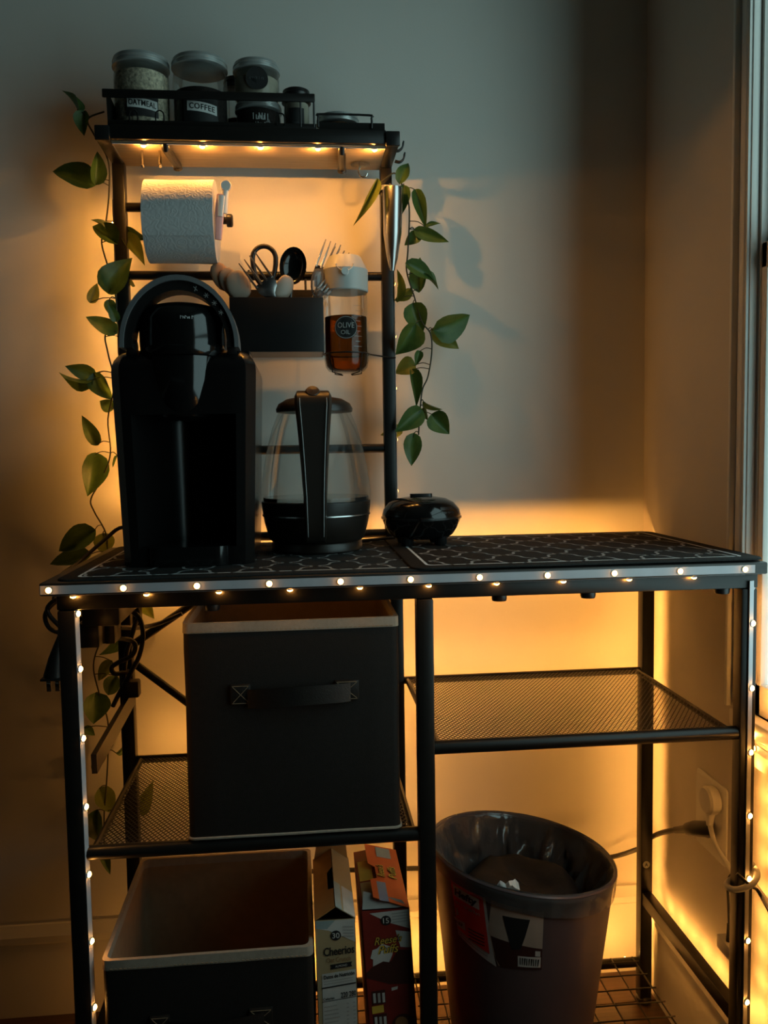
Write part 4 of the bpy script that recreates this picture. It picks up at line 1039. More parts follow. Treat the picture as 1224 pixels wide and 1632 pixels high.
# ================================================================== CEREAL BOXES
def box_thing(label, x0, w, y0, d, z0, h, lean, side, group):
    """chart functions of a carton whose narrow side faces the camera; lean tilts it about the bottom"""
    t = thing('cereal_box', label, 'cereal box', (x0 + w / 2, y0 + d / 2, z0), group)
    return t, (lambda x, y, z: (x0 + x + lean * (h - z), y0 + y, z0 + z))


t, B = box_thing('tan cereal carton with black script, its top torn into a gable, beside the bin', .337, .060, -.004, .19, .1012, .332, .012, 0, 'cereal cartons on the bottom shelf')
Wc, Dc, Hc = .060, .19, .332


def carton(t, B, W, D, H, side_mat):
    e = .0009
    m = MB()
    for a in ((0, W, 0, e, 0, H), (0, W, D - e, D, 0, H), (0, e, 0, D, 0, H), (W - e, W, 0, D, 0, H), (0, W, 0, D, 0, e)):
        mm = MB().box(*a); m.add([B(*v) for v in mm.v], mm.f)
    return m.obj('carton', side_mat, t, smooth=False)


cb = carton(t, B, Wc, Dc, Hc, 'card_tan'); sub(cb)
F = lambda u, v, o=.0006: B(u, -o, v)


def patch(poly, material, parent, name, o=.0005, fn=None, t_=.0003):
    fn = fn or F; m = MB(); n = len(poly)
    m.add([fn(u, v, o) for u, v in poly], [tuple(range(n))]); return m.obj(name, material, parent, smooth=False)


patch([(0.001, Hc - .0005), (Wc - .001, Hc - .0005), (Wc - .001, Hc - .036), (.020, Hc - .016), (0.001, Hc - .012)], 'card_white', t, 'top_print', .0004)
patch([(0.001, Hc - .0005), (.030, Hc - .0005), (.018, Hc - .013), (0.001, Hc - .012)], 'sage', t, 'corner_print', .0006)
patch(circle(22, .0078, .0305, Hc - .024), 'ink', t, 'badge', .0008)
text('30', lambda u, v: F(.0305 + u, Hc - .024 + v, .0011), h=.0085, bold=.01).obj('badge_number', 'card_white', t)
for k in range(4): patch([(.041, Hc - .010 - k * .0048), (.057, Hc - .0112 - k * .0048), (.057, Hc - .0136 - k * .0048), (.041, Hc - .0124 - k * .0048)], 'card_grey', t, 'small_print', .0008)
text('Cheerios', lambda u, v: F(.0345 + u, Hc - .0475 + v + u * .06, .0010), w=.046, h=.0135, bold=.02).obj('brand_lettering', 'ink', t)
text('Oat Crunch', lambda u, v: F(.0335 + u, Hc - .0612 + v + u * .05, .0010), w=.036, h=.0075).obj('flavour_lettering', 'orange_text', t)
patch([(.0205, Hc - .0765), (.0535, Hc - .0735), (.0520, Hc - .0700), (.0535, Hc - .0660), (.0205, Hc - .0690), (.0225, Hc - .0725)], 'ink', t, 'ribbon', .0008)
text('ALMOND', lambda u, v: F(.037 + u, Hc - .0713 + v + u * .09, .0012), w=.018, h=.0035).obj('ribbon_lettering', 'card_white', t)
patch([(.006, .02), (.0575, .0225), (.0585, Hc - .0785), (.008, Hc - .0830)], 'card_white', t, 'nutrition_panel', .0005)
text('Datos de Nutrición', lambda u, v: F(.0335 + u, Hc - .0860 + v + u * .10, .0010), w=.046, h=.0060, bold=.025).obj('panel_heading', 'ink', t)
for yy, hh, wd_ in ((.0935, .0022, .044), (.0975, .0022, .044)):
    patch([(.010, Hc - yy - .001), (.010 + wd_, Hc - yy + .003), (.010 + wd_, Hc - yy + .003 - hh * .5), (.010, Hc - yy - .001 - hh * .5)], 'card_grey', t, 'small_print', .0009)
for yy, hh in ((.1040, .0022), (.1260, .0010), (.2040, .0020)):
    patch([(.007, Hc - yy), (.0583, Hc - yy + .0055), (.0583, Hc - yy + .0055 - hh), (.007, Hc - yy - hh)], 'ink', t, 'panel_rule', .0009)
text('220 280', lambda u, v: F(.0465 + u, Hc - .1165 + v + u * .10, .0010), w=.023, h=.0085, bold=.02).obj('panel_figures', 'ink', t)
text('Calories', lambda u, v: F(.017 + u, Hc - .1215 + v + u * .10, .0010), w=.017, h=.0040, bold=.015).obj('panel_word', 'ink', t)
rnd = random.Random(5)
for k in range(11):
    zz = Hc - .134 - k * .0062; ln = rnd.uniform(.012, .024)
    patch([(.0095, zz), (.0095 + ln, zz + ln * .1), (.0095 + ln, zz + ln * .1 - .0016), (.0095, zz - .0016)], 'card_grey', t, 'small_print', .0009)
    patch([(.043, zz + .0035), (.0465, zz + .0038), (.0465, zz + .0022), (.043, zz + .0019)], 'card_grey', t, 'small_print', .0009)
    patch([(.053, zz + .0045), (.0565, zz + .0048), (.0565, zz + .0032), (.053, zz + .0029)], 'card_grey', t, 'small_print', .0009)
# gable of two long flaps
def flap(pts, material, name, th=.0008):
    m = MB(); P = [Vector(B(*p)) for p in pts]; n = len(P)
    nr = (P[1] - P[0]).cross(P[2] - P[0]).normalized() * th
    m.add(P + [p + nr for p in P], [tuple(range(n - 1, -1, -1)), tuple(range(n, 2 * n))] + [(i, (i + 1) % n, n + (i + 1) % n, n + i) for i in range(n)])
    o = m.obj(name, material, t, smooth=False); sub(o); return o


rz = Hc + .021
fl1 = flap([(0, 0, Hc), (.0305, -.004, rz), (.0305, .052, rz), (.022, .060, Hc + .0150), (.022, .112, Hc + .0150), (.0305, .120, rz), (.0305, Dc, rz), (0, Dc, Hc)], 'card_orange', 'top_flap')
fl2 = flap([(Wc, 0, Hc), (Wc, Dc, Hc), (.031, Dc, rz + .001), (.031, -.004, rz + .001)], 'card_tan', 'top_flap')
flap([(.031, -.004, rz + .0022), (.0405, -.003, Hc + .0158), (.0405, .072, Hc + .0158), (.031, .072, rz + .0022)], 'sage', 'flap_print', .0003)
flap([(.043, -.002, Hc + .0140), (Wc, 0, Hc + .0016), (Wc, .072, Hc + .0016), (.043, .072, Hc + .0140)], 'card_white', 'flap_print', .0003)
flap([(.001, Dc - .004, Hc - .001), (Wc - .001, Dc - .004, Hc - .001), (Wc - .006, Dc - .008, Hc + .06), (.012, Dc - .008, Hc + .06)], 'card_orange', 'rear_flap')
flap([(.001, .004, Hc - .006), (Wc - .001, .004, Hc - .006), (Wc - .001, .060, Hc - .030), (.001, .060, Hc - .030)], 'card_grey', 'front_flap')

t, B = box_thing('red cereal carton with yellow script and opened orange top', .4085, .0745, -.004, .19, .1012, .332, .0, 0, 'cereal cartons on the bottom shelf')
lean2 = .05
t_B = B
B = lambda x, y, z: (.4075 + x + lean2 * (.332 - z), .0140 + y, .1012 + z)
Wc = .0735
cb = carton(t, B, Wc, Dc, Hc, 'card_red')
patch([(.012, Hc - .004), (Wc - .001, Hc - .001), (Wc - .001, Hc - .032), (.040, Hc - .020)], 'card_white', t, 'top_print', .0004)
for k in range(4): patch([(.046, Hc - .006 - k * .0045), (.070, Hc - .0045 - k * .0045), (.070, Hc - .0062 - k * .0045), (.046, Hc - .0077 - k * .0045)], 'card_grey', t, 'small_print', .0008)
patch(circle(22, .0078, .0365, Hc - .0165), 'ink', t, 'badge', .0008)
text('15', lambda u, v: F(.0365 + u, Hc - .0165 + v, .0011), h=.0085, bold=.01).obj('badge_number', 'card_white', t)
patch([(.050, Hc - .033), (Wc - .001, Hc - .037), (Wc - .001, Hc - .062), (.056, Hc - .060)], 'card_white', t, 'splash', .0005)
patch([(.013, Hc - .062), (.020, Hc - .060), (.028, Hc - .053), (.045, Hc - .060), (.043, Hc - .071), (.037, Hc - .083), (.028, Hc - .081), (.012, Hc - .088), (.013, Hc - .077), (.009, Hc - .075)], 'card_white', t, 'splash', .0006)
patch([(.001, Hc - .098), (.012, Hc - .0885), (.028, Hc - .0815), (.040, Hc - .082), (.052, Hc - .064), (Wc - .001, Hc - .066), (Wc - .001, Hc - .120), (.035, Hc - .118), (.002, Hc - .106)], 'card_brown', t, 'dark_print', .0005)
for dx, mt, o, bd in ((.0, 'ink', .0009, .055), (.0, 'yellow', .0013, .005)):
    text("Reese's", lambda u, v: F(.038 + u, Hc - .0465 + v + u * .08, o), w=.043, h=.0125, shear=.35, bold=bd).obj('brand_lettering', mt, t)
    text('Puffs', lambda u, v: F(.037 + u, Hc - .0615 + v + u * .08, o), w=.032, h=.0135, shear=.35, bold=bd).obj('brand_lettering', mt, t)
for k, zz in enumerate((Hc - .128, Hc - .166)):
    patch([(.007, zz), (.028, zz + .002), (.028, zz - .020), (.007, zz - .022)], 'card_brown', t, 'panel', .0006)
    for j in range(3): patch([(.009 + j * .007, zz - .003), (.013 + j * .007, zz - .0026), (.013 + j * .007, zz - .018), (.009 + j * .007, zz - .0184)], 'card_white' if j != 1 else 'card_grey', t, 'panel_print', .0009)
    patch([(.006, zz - .024), (.024, zz - .022), (.024, zz - .034), (.006, zz - .036)], 'yellow', t, 'panel_print', .0007)
patch([(.038, Hc - .124), (.048, Hc - .122), (.047, Hc - .127), (.038, Hc - .129)], 'card_white', t, 'splash', .0007)
patch(circle(20, .018, .053, Hc - .185), 'card_brown', t, 'puff_picture', .0006)
patch(circle(14, .010, .050, Hc - .181), 'orange_text', t, 'puff_picture', .0009)
# open top: left flap laid low, right flap raised with print, grey inner flap in front
flap([(0, .012, Hc), (.030, .016, Hc + .004), (.030, Dc, Hc + .004), (0, Dc, Hc)], 'card_red', 'top_flap')
flap([(.004, .085, Hc + .0022), (.026, .085, Hc + .0048), (.026, .15, Hc + .0048), (.004, .15, Hc + .0022)], 'yellow', 'flap_print', .0003)
flap([(.004, .020, Hc + .0022), (.026, .020, Hc + .0048), (.026, .080, Hc + .0048), (.004, .080, Hc + .0022)], 'olive_print', 'flap_print', .0003)
RF = lambda a, b: (Wc - .0535 * a, b, Hc + .014 * a)
fo = flap([RF(0, 0), RF(0, Dc), RF(1, Dc), RF(1, .120), RF(.80, .112), RF(.80, .075), RF(1, .067), RF(1, .012)], 'card_bright', 'top_flap')
flap([(Wc - .0300, .006, Hc + .0092), (Wc - .0440, .006, Hc + .0127), (Wc - .0440, .064, Hc + .0127), (Wc - .0300, .064, Hc + .0092)], 'blue', 'flap_print', .0003)
TF = lambda u, v: B(Wc - .0240 + u, .098 + v, Hc + .0078 - u * .262)
for mt, o, bd in (('ink', .0002, .05), ('yellow', .0010, .005)):
    for tx, uu in (("Reese's", -.011), ('Puffs', .008)):
        text(tx, lambda u, v: (lambda p: (p[0], p[1], p[2] + o + .001))(TF(u + uu, v)), w=.040, h=.0125, shear=.3, bold=bd, rot=PI / 2).obj('brand_lettering', mt, t)
flap([(.002, .006, Hc - .001), (Wc - .002, .006, Hc - .001), (Wc - .010, .014, Hc + .006), (.006, .034, Hc + .013)], 'card_grey', 'front_flap')
flap([(Wc - .036, .150, Hc + .0105), (Wc - .012, .150, Hc + .0042), (Wc - .012, .185, Hc + .0042), (Wc - .036, .185, Hc + .0105)], 'sage', 'flap_print', .0004)

# ================================================================== WASTE BIN
TC = Vector((.692, .150, 0)); ZR = .442; RT, RB = .1545, .116; ZB0 = .1012; TILT = -.135


def can_pt(a, h, dr=0.0, dz=0.0):
    r = RB + (RT - RB) * h + dr; x, y = r * math.cos(a), r * math.sin(a) * .96
    zt = ZR + TILT * x + .01 * y
    return Vector((TC.x + x - .004 * (1 - h), TC.y + y, ZB0 + (zt - ZB0) * h + dz))


wb = thing('waste_bin', 'bronze plastic waste bin with red sticker standing under the right mesh shelf', 'waste bin', (TC.x, TC.y, ZB0))
n = 64; hs = [0, .02, .15, .3, .45, .6, .75, .9, .975, 1.0]
m = MB(); vs = []
for h in hs: vs += [can_pt(2 * PI * i / n, h, -.004 if h == 0 else 0) for i in range(n)]
fs = [(k * n + i, k * n + (i + 1) % n, (k + 1) * n + (i + 1) % n, (k + 1) * n + i) for k in range(len(hs) - 1) for i in range(n)] + [tuple(range(n - 1, -1, -1))]
m.add(vs, fs); m.obj('body', 'can', wb, angle=50)
m = MB(); vs = []
for h in (1.0, .8, .5, .2, .03): vs += [can_pt(2 * PI * i / n, h, -.003) for i in range(n)]
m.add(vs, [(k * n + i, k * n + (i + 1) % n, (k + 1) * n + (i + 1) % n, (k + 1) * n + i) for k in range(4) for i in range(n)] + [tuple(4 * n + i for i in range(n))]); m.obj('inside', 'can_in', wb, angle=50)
MB().tube([can_pt(2 * PI * i / n, 1.0, .0003, .0015) for i in range(n)], .0035, 8, closed=True).obj('rim', 'can', wb)
# sticker wrapped on the front left of the body
hR = lambda z: max(0, min(1, z))


def st(u, v, o=.0008):
    """u metres around from the sticker's left edge, v metres down from the rim"""
    a = math.radians(206.5) + u / .146; h = 1 - (v - .010) / .34; p = can_pt(a, h, o); return p


def stpatch(poly, material, name, o=.0008, par=None):
    # cut into vertical slivers so the paper follows the curve
    us = [p[0] for p in poly]; u0, u1 = min(us), max(us); m = MB(); N = max(2, int((u1 - u0) / .008) + 1)
    def span(u):
        ys = []
        for (a, b) in zip(poly, poly[1:] + poly[:1]):
            if (a[0] - u) * (b[0] - u) <= 0 and abs(a[0] - b[0]) > 1e-9: tt = (u - a[0]) / (b[0] - a[0]); ys.append(a[1] + (b[1] - a[1]) * tt)
        return (min(ys), max(ys)) if ys else (0, 0)
    e = 1e-6; S = [(u, *span(u)) for u in [u0 + e + (u1 - u0 - 2 * e) * i / N for i in range(N + 1)]]
    V = 4
    m.add([st(u, a + (b - a) * j / V, o) for u, a, b in S for j in range(V + 1)], [(i * (V + 1) + j, i * (V + 1) + j + 1, (i + 1) * (V + 1) + j + 1, (i + 1) * (V + 1) + j) for i in range(N) for j in range(V)])
    return m.obj(name, material, par or wb)


S0, S1, S2 = .004, .083, .158
stpatch([(S0, .030), (S1 - .006, .030), (S1 - .010, .080), (S1 + .002, .1400), (S0 + .004, .1140)], 'card_white', 'sticker', .0006)
stpatch([(S0, .030), (S1 - .010, .030), (S1 - .014, .080), (S1 - .009, .1220), (S0 + .003, .1020)], 'red', 'sticker_print', .0010)
stpatch([(S1 - .006, .030), (S2, .033), (S2, .122), (S1 + .002, .138), (S1 - .010, .080)], 'photo_tan', 'sticker_print', .0007)
stpatch([(S1 - .006, .090), (S2, .096), (S2, .132), (S1 + .004, .138)], 'card_brown', 'sticker_print', .0009)
stpatch([(.097, .050), (.138, .048), (.126, .100), (.110, .104)], 'ink', 'sticker_picture', .0012)
stpatch([(.120, .112), (S2 - .002, .110), (S2 - .002, .128), (.120, .130)], 'card_white', 'barcode_panel', .0014)
for k in range(9): stpatch([(.123 + k * .0035, .114), (.1245 + k * .0035 + (k % 3) * .0005, .114), (.1245 + k * .0035, .126), (.123 + k * .0035, .126)], 'ink', 'barcode_bar', .0018)
stpatch([(.147, .100), (.155, .100), (.155, .109), (.147, .109)], 'card_white', 'sticker_mark', .0014)
stpatch([(.009, .034), (.060, .036), (.060, .054), (.009, .052)], 'card_white', 'logo_panel', .0014)
text('Hefty', lambda u, v: st(.0345 + u, .045 - v, .0019), w=.044, h=.0150, bold=.045, shear=.1).obj('logo_lettering', 'ink', wb)
scribble(lambda u, v: st(.038 + u, .061 - v, .0014), .052, .006, 11, 8).obj('sticker_lettering', 'photo_tan', wb)
stpatch([(.012, .072), (.017, .068), (.018, .080), (.012, .084)], 'card_white', 'sticker_mark', .0014)
stpatch([(.005, .088), (.030, .088), (.030, .101), (.006, .101)], 'card_white', 'capacity_panel', .0014)
scribble(lambda u, v: st(.017 + u, .094 - v, .0018), .019, .0055, 5, 11).obj('sticker_lettering', 'ink', wb)
for k in range(4): stpatch([(.036, .093 + k * .0055), (.066, .0935 + k * .0055), (.066, .0955 + k * .0055), (.036, .095 + k * .0055)], 'card_brown', 'small_print', .0014)
for k in range(2): stpatch([(.010, .106 + k * .005), (.070, .122 + k * .0045), (.070, .1235 + k * .0045), (.010, .1075 + k * .005)], 'card_grey', 'small_print', .0010)

# clear liner folded over the rim, and what lies in it
ln_ = thing('bin_liner', 'clear plastic liner folded over the rim of the waste bin', 'bin liner', (TC.x, TC.y, ZB0 + .03))
m = MB()


def liner(a, b):
    an = 2 * PI * a; nz = noise.noise(Vector((math.cos(an) * 3.2, math.sin(an) * 3.2, b * 5))); fine = noise.noise(Vector((math.cos(an) * 11, math.sin(an) * 11, b * 9)))
    if b < .16:
        k = b / .16; return can_pt(an, (.912 - .030 * math.cos(an)) + (.088 + .030 * math.cos(an)) * k + .008 * nz * (1 - k), .0022 + .0012 * abs(fine) * (1 - k) + .0018 * (1 if k < 1 else 0), .0)
    if b < .22:
        k = (b - .16) / .06; return can_pt(an, 1.0, .0040 - .010 * k, .006 * math.sin(PI * k) + .0015)
    k = (b - .22) / .78; return can_pt(an, 1.0 - .62 * k, -.006 - .010 * min(1, k * 4) + (.011 * nz + .005 * fine + .012 * (1 - abs(noise.noise(Vector((math.cos(an) * 7 + k * 1.5, math.sin(an) * 7, k * 1.2)))) * 3.5)) * min(1, k * 4) - .026 * k, 0)


m.grid(140, 34, liner, cu=True); m.obj('film', 'film', ln_, angle=70)
ru = thing('rubbish', 'dark crumpled rubbish filling the clear liner of the waste bin', 'rubbish', (TC.x, TC.y, .25))
m = MB()


def trash(a, b):
    an = 2 * PI * a; r = .127 * b; x, y = r * math.cos(an), r * math.sin(an) * .95
    z = .378 + .28 * max(0, y) * (1 - .6 * b ** 4) + TILT * x * .5 + .020 * noise.noise(Vector((x * 11, y * 11, 2))) + .010 * (1 - 2 * abs(noise.noise(Vector((x * 16 + y * 9, y * 4, 7))))) - .10 * b ** 8
    return (TC.x + x, TC.y + y, z)


m.grid(48, 22, trash, cu=True); m.obj('crumpled_mass', 'bag_dark', ru, angle=30)
ps = thing('paper_scrap', 'white crumpled paper scrap against the front of the waste bin', 'paper', (.655, .07, .36))
m = MB(); c = at(812, 1424, Y=TC.y - .106)
m.grid(9, 7, lambda a, b: c + Vector((.034 * (a - .5), .016 * noise.noise(Vector((a * 3, b * 3, 1))) + .01 * b, -.006 + .036 * (b - .35) + .008 * noise.noise(Vector((a * 4, b * 4, 5))) - .012 * abs(a - .5)))); m.obj('paper', 'paper', ps, angle=20)

# ================================================================== OUTLET, PLUGS, CORDS
OY0, OY1, OZ0, OZ1 = .121, .230, .406, .544
o = thing('wall_outlet', 'large white wall outlet plate on the side wall behind the rack', 'outlet', (WX, (OY0 + OY1) / 2, OZ0))
m = MB(); A = rrect(OY0, OY1, OZ0, OZ1, .008, 4); Bq = rrect(OY0 + .005, OY1 - .005, OZ0 + .005, OZ1 - .005, .005, 4); n = len(A)
m.add([(WX - .0002, u, v) for u, v in A] + [(WX - .003, u, v) for u, v in A] + [(WX - .0065, u, v) for u, v in Bq], [tuple(range(n)), tuple(2 * n + i for i in range(n))] + [(k * n + i, k * n + (i + 1) % n, (k + 1) * n + (i + 1) % n, (k + 1) * n + i) for k in range(2) for i in range(n)])
m.obj('plate', 'white_plastic', o)
yc = (OY0 + OY1) / 2
for zc in (.500, .450):
    s_ = MB().prism([(u * .017 + yc, max(-.013, min(.013, v * .017)) + zc) for u, v in circle(24, 1)], lambda u, v, w: (WX - .0066 - w, u, v), .0012).obj('socket', 'white_plastic', o); sub(s_)
    for dy in (-.006, .006): MB().box(WX - .0083, WX - .0078, yc + dy - .001, yc + dy + .001, zc - .002, zc + .006).obj('slot', 'ink', s_)
wp = thing('white_plug', 'round white plug with a white cord in the upper socket', 'plug', (WX - .02, yc, .49))
pc = at(1118, 1276, X=WX - .034)
rot = Matrix(((0, 0, -1), (0, 1, 0), (1, 0, 0)))
MB().lathe([(0, .0), (.0225, .0), (.0245, .004), (.0245, .016), (.021, .020), (0, .021)], 30, (WX - .0085, pc.y, pc.z), rot).obj('plug_body', 'white_plastic', wp)
pb = Vector((WX - .020, pc.y - .004, pc.z - .020)); pe = at(1131, 1312, X=WX - .022)
MB().tube([pb, pb.lerp(pe, .5), pe + Vector((0, 0, -.004))], [.009, .0075, .0055], 12).obj('strain_relief', 'white_plastic', wp)
P = [pe, at(1140, 1345, X=WX - .022), at(1160, 1378, X=WX - .02), at(1176, 1396, Y=.02), (XR + .017, -.004, .478)]
MB().tube(smooth_path(P, 6), .0042, 10).obj('cord', 'white_plastic', wp)
# the same white cord wound around the front right leg and off towards the window
q = .0155; wr = []
for i in range(19):
    a = PI * .25 - 2 * PI * 1.05 * i / 18; wr.append((XR + .001 + (H2 + .008) * math.cos(a) * 1.05, (H2 + .008) * math.sin(a) * 1.1, .462 - .025 * i / 18 + .008 * math.cos(a)))
wc = thing('wrapped_cord', 'white cord wound around the rack leg beside the window', 'cord', (XR, 0, .44))
MB().tube(smooth_path([at(1170, 1390, Y=.035)] + wr + [(1.030, -.035, .425), (1.034, -.10, .395), (1.034, -.20, .36)], 3), .0048, 10).obj('white_cord', 'white_plastic', wc)
MB().tube(smooth_path([(XR - .016, -.016, .47), (XR + .004, -.0222, .452), (XR + .020, -.016, .438), (1.030, -.05, .410), (1.034, -.14, .375), (1.034, -.22, .345)], 4), .0026, 8).obj('black_cord', 'rubber', wc)
bp_ = thing('black_plug', 'black plug in the lower socket with a thick black cord along the wall', 'plug', (WX - .02, .19, .45))
a0, a1, a2 = at(1138, 1322, X=WX - .010), at(1108, 1320, X=WX - .030), at(1076, 1323, X=WX - .040)
MB().tube([Vector((WX - .0085, yc, .449)), a0.lerp(a1, .25), a1, a1.lerp(a2, .35), a1.lerp(a2, .45), a2], [.0135, .0140, .0135, .0110, .0075, .0060], 14).obj('plug_body', 'rubber', bp_)
P = [a2, at(1055, 1327, X=1.000), at(1036, 1336, Y=.40), at(1028, 1348, Y=.42), at(1032, 1350, Y=.45), at(1020, 1352, Y=.450), at(970, 1367, Y=.455), at(850, 1385, Y=.458), at(660, 1384, Y=.458), at(400, 1392, Y=.458)]
MB().tube(smooth_path(P, 5), .0048, 10).obj('cord', 'rubber', bp_)
ad = thing('power_adapter', 'small white adapter block hanging by a thin black cable behind the right leg', 'adapter', at(1158, 1510, X=1.025))
c0, c1 = at(1149, 1487, X=1.018), at(1172, 1535, X=1.018)
MB().box(1.010, 1.0285, min(c0.y, c1.y), max(c0.y, c1.y), min(c0.z, c1.z), max(c0.z, c1.z), bev=.002).obj('block', 'white_plastic', ad)
t0 = Vector((1.019, (c0.y + c1.y) / 2, max(c0.z, c1.z)))
MB().tube([t0, t0 + Vector((0, 0, .03))], [.0045, .0032], 10).obj('strain_relief', 'rubber', ad)
MB().tube(smooth_path([t0 + Vector((0, 0, .028)), at(1161, 1440, X=1.019), at(1160, 1405, X=1.019), at(1168, 1392, X=1.018), at(1178, 1395, X=1.016)], 5), .0022, 8).obj('cable', 'rubber', ad)

# power strip and its cables hanging under the left end of the table
ps = thing('power_strip', 'black power strip fixed under the left end of the table top', 'power strip', at(160, 1000, Y=.16))
p0, p1 = at(130, 1000, Y=.10), at(188, 950, Y=.10)
MB().box(p0.x, p1.x, .10, .30, p0.z, .9130, bev=.004).obj('housing', 'satin', ps)
p2, p3 = at(126, 1034, Y=.12), at(157, 1000, Y=.12)
MB().box(p2.x, p3.x, .12, .165, p2.z, p0.z + .002, bev=.003).obj('adapter_block', 'satin', ps)
p4 = at(190, 1020, Y=.2)
MB().box(p3.x - .004, p4.x, .17, .22, p4.z, p0.z + .001, bev=.003).obj('adapter_block', 'satin', ps)
hp = thing('hanging_plug', 'loose black two pin plug dangling outside the front left leg', 'plug', at(85, 1085, Y=.06))
b0, b1, b2 = at(92, 1030, Y=.06), at(88, 1050, Y=.06), at(84, 1082, Y=.06)
MB().tube([at(95, 1015, Y=.06), b0, b1, b2 + Vector((0, 0, .004)), b2], [.0035, .0065, .0100, .0135, .0138], 14, flat=.75).obj('plug_body', 'rubber', hp)
MB().box(b2.x - .0155, b2.x + .0155, b2.y - .011, b2.y + .011, b2.z - .001, b2.z + .003, bev=.0012).obj('collar', 'rubber', hp)
for dx in (-.0062, .0062): MB().box(b2.x + dx - .0032, b2.x + dx + .0032, b2.y - .0008, b2.y + .0008, b2.z - .019, b2.z, bev=.0006).obj('pin', 'chrome', hp)
P = [at(*q, Y=yy) for q, yy in (((95, 1017), .06), ((99, 985), .06), ((103, 955), .08), ((85, 962), .10), ((72, 980), .10), ((78, 1000), .10), ((96, 1008), .10), ((112, 1000), .12), ((130, 985), .14))]
MB().tube(smooth_path(P, 5), .0034, 9).obj('cord', 'rubber', hp)
P = [at(*q, Y=yy) for q, yy in (((97, 1000), .09), ((80, 982), .09), ((76, 968), .09), ((92, 955), .09), ((125, 955), .12))]
MB().tube(smooth_path(P, 5), .0034, 9).obj('cord', 'rubber', hp)
cb_ = thing('cable_bundle', 'looped black cables hanging by the rear left leg', 'cables', at(205, 1050, Y=.30))
for pts in ([((188, 975), .24), ((205, 972), .25), ((222, 985), .26), ((228, 1012), .27), ((222, 1045), .28), ((205, 1078), .29), ((190, 1105), .30), ((180, 1125), .31)],
            [((165, 1022), .20), ((185, 1018), .24), ((208, 1020), .27), ((216, 1030), .28), ((210, 1045), .28), ((190, 1055), .28), ((178, 1064), .28), ((184, 1074), .28), ((205, 1070), .30)],
            [((190, 1000), .24), ((225, 1000), .33), ((255, 993), .36), ((290, 978), .36)],
            [((183, 960), .25), ((208, 955), .26), ((220, 975), .27), ((214, 1000), .28), ((202, 1040), .29), ((196, 1090), .30)]):
    MB().tube(smooth_path([at(*q, Y=yy) for q, yy in pts], 5), .0042, 9).obj('cable', 'rubber', cb_)
c0 = at(210, 1096, Y=.30)
MB().box(c0.x - .014, c0.x + .014, c0.y - .012, c0.y + .012, c0.z - .016, c0.z + .014, bev=.003).obj('connector', 'rubber', cb_)

# ================================================================== VINES
def leaf_mesh(name, curl, fold, wob, material):
    nu, nv = 7, 11; m = MB()
    prof = [(0, .0), (.03, .36), (.10, .74), (.20, .94), (.32, 1.0), (.46, .93), (.60, .77), (.74, .55), (.86, .31), (.95, .11), (1, .0)]
    def pt(i, j):
        t_, w_ = prof[j]; u = -1 + 2 * i / (nu - 1); x = u * w_ * .5
        y = t_ - .045 * (abs(u) ** 2) * (1 if t_ < .2 else 0)
        z = fold * abs(u) * w_ * .5 - curl * (t_ ** 2) + wob * math.sin(6.5 * t_ + 2 * u) * w_ * .25 * abs(u)
        return (x, y, z)
    vs = [pt(i, j) for j in range(nv) for i in range(nu)]; fs = [(j * nu + i, j * nu + i + 1, (j + 1) * nu + i + 1, (j + 1) * nu + i) for j in range(nv - 1) for i in range(nu - 1)]
    m.add(vs, fs); me = m.mesh(name, material, angle=80); return me


LEAVES = {k: [leaf_mesh('leaf', c, f, w_, k) for c, f, w_ in ((.10, .35, .1), (.28, .55, .2), (-.12, .25, .15), (.18, .8, .05))] for k in ('leaf', 'leaf_light')}


def vine(label, stem_px, leaves, seed):
    rnd = random.Random(seed)
    pts = [at(x, y, Y=Y) for x, y, Y in stem_px]
    t = thing('ivy_garland', label, 'artificial plant', pts[-1], 'artificial ivy garlands')
    sp_ = smooth_path(pts, 6); m = MB(); m.tube(sp_, .0015, 7)
    L = []
    for lf in leaves:
        bx, by, tx, ty, wpx = lf[:5]; k = lf[5] if len(lf) > 5 else 'leaf'
        # depth: that of the nearest stem point, a little in front or behind
        c = min(range(len(stem_px)), key=lambda i: (stem_px[i][0] - bx) ** 2 + (stem_px[i][1] - by) ** 2); Y0 = stem_px[c][2] + (lf[6] if len(lf) > 6 else rnd.uniform(-.018, .008))
        b = at(bx, by, Y=Y0); e = at(tx, ty, Y=Y0 + rnd.uniform(-.012, .010))
        y_ = e - b; ln = y_.length; y_ = y_ / ln; v = (CAM - b).normalized()
        wid = wpx * (Y0 - CAM.y) / FPX
        if wpx < 13: roll = rnd.choice((-1, 1)) * rnd.uniform(1.0, 1.2); wid = max(wid * 2.1, ln * .45)
        else: roll = rnd.uniform(-.45, .45); wid /= math.cos(roll)
        z_ = (v - y_ * v.dot(y_)).normalized(); x_ = y_.cross(z_); c_, s_ = math.cos(roll), math.sin(roll)
        xx = x_ * c_ + z_ * s_; zz = xx.cross(y_)
        mm = Matrix((xx * wid, y_ * ln, zz * ln)).transposed().to_4x4(); mm.translation = b
        o_ = link('leaf', LEAVES[k][rnd.randrange(4)], t, mm)
        # petiole from the nearest point of the stem
        q = min(sp_, key=lambda p: (p - b).length + max(0, (b.z - p.z)) * .6)
        if (q - b).length < .09: m.tube(smooth_path([q, q.lerp(b, .5) + Vector((0, -.003, .004)), b, b + y_ * ln * .1], 3), .0009, 5)
    m.obj('stem', 'stem', t)
    return t


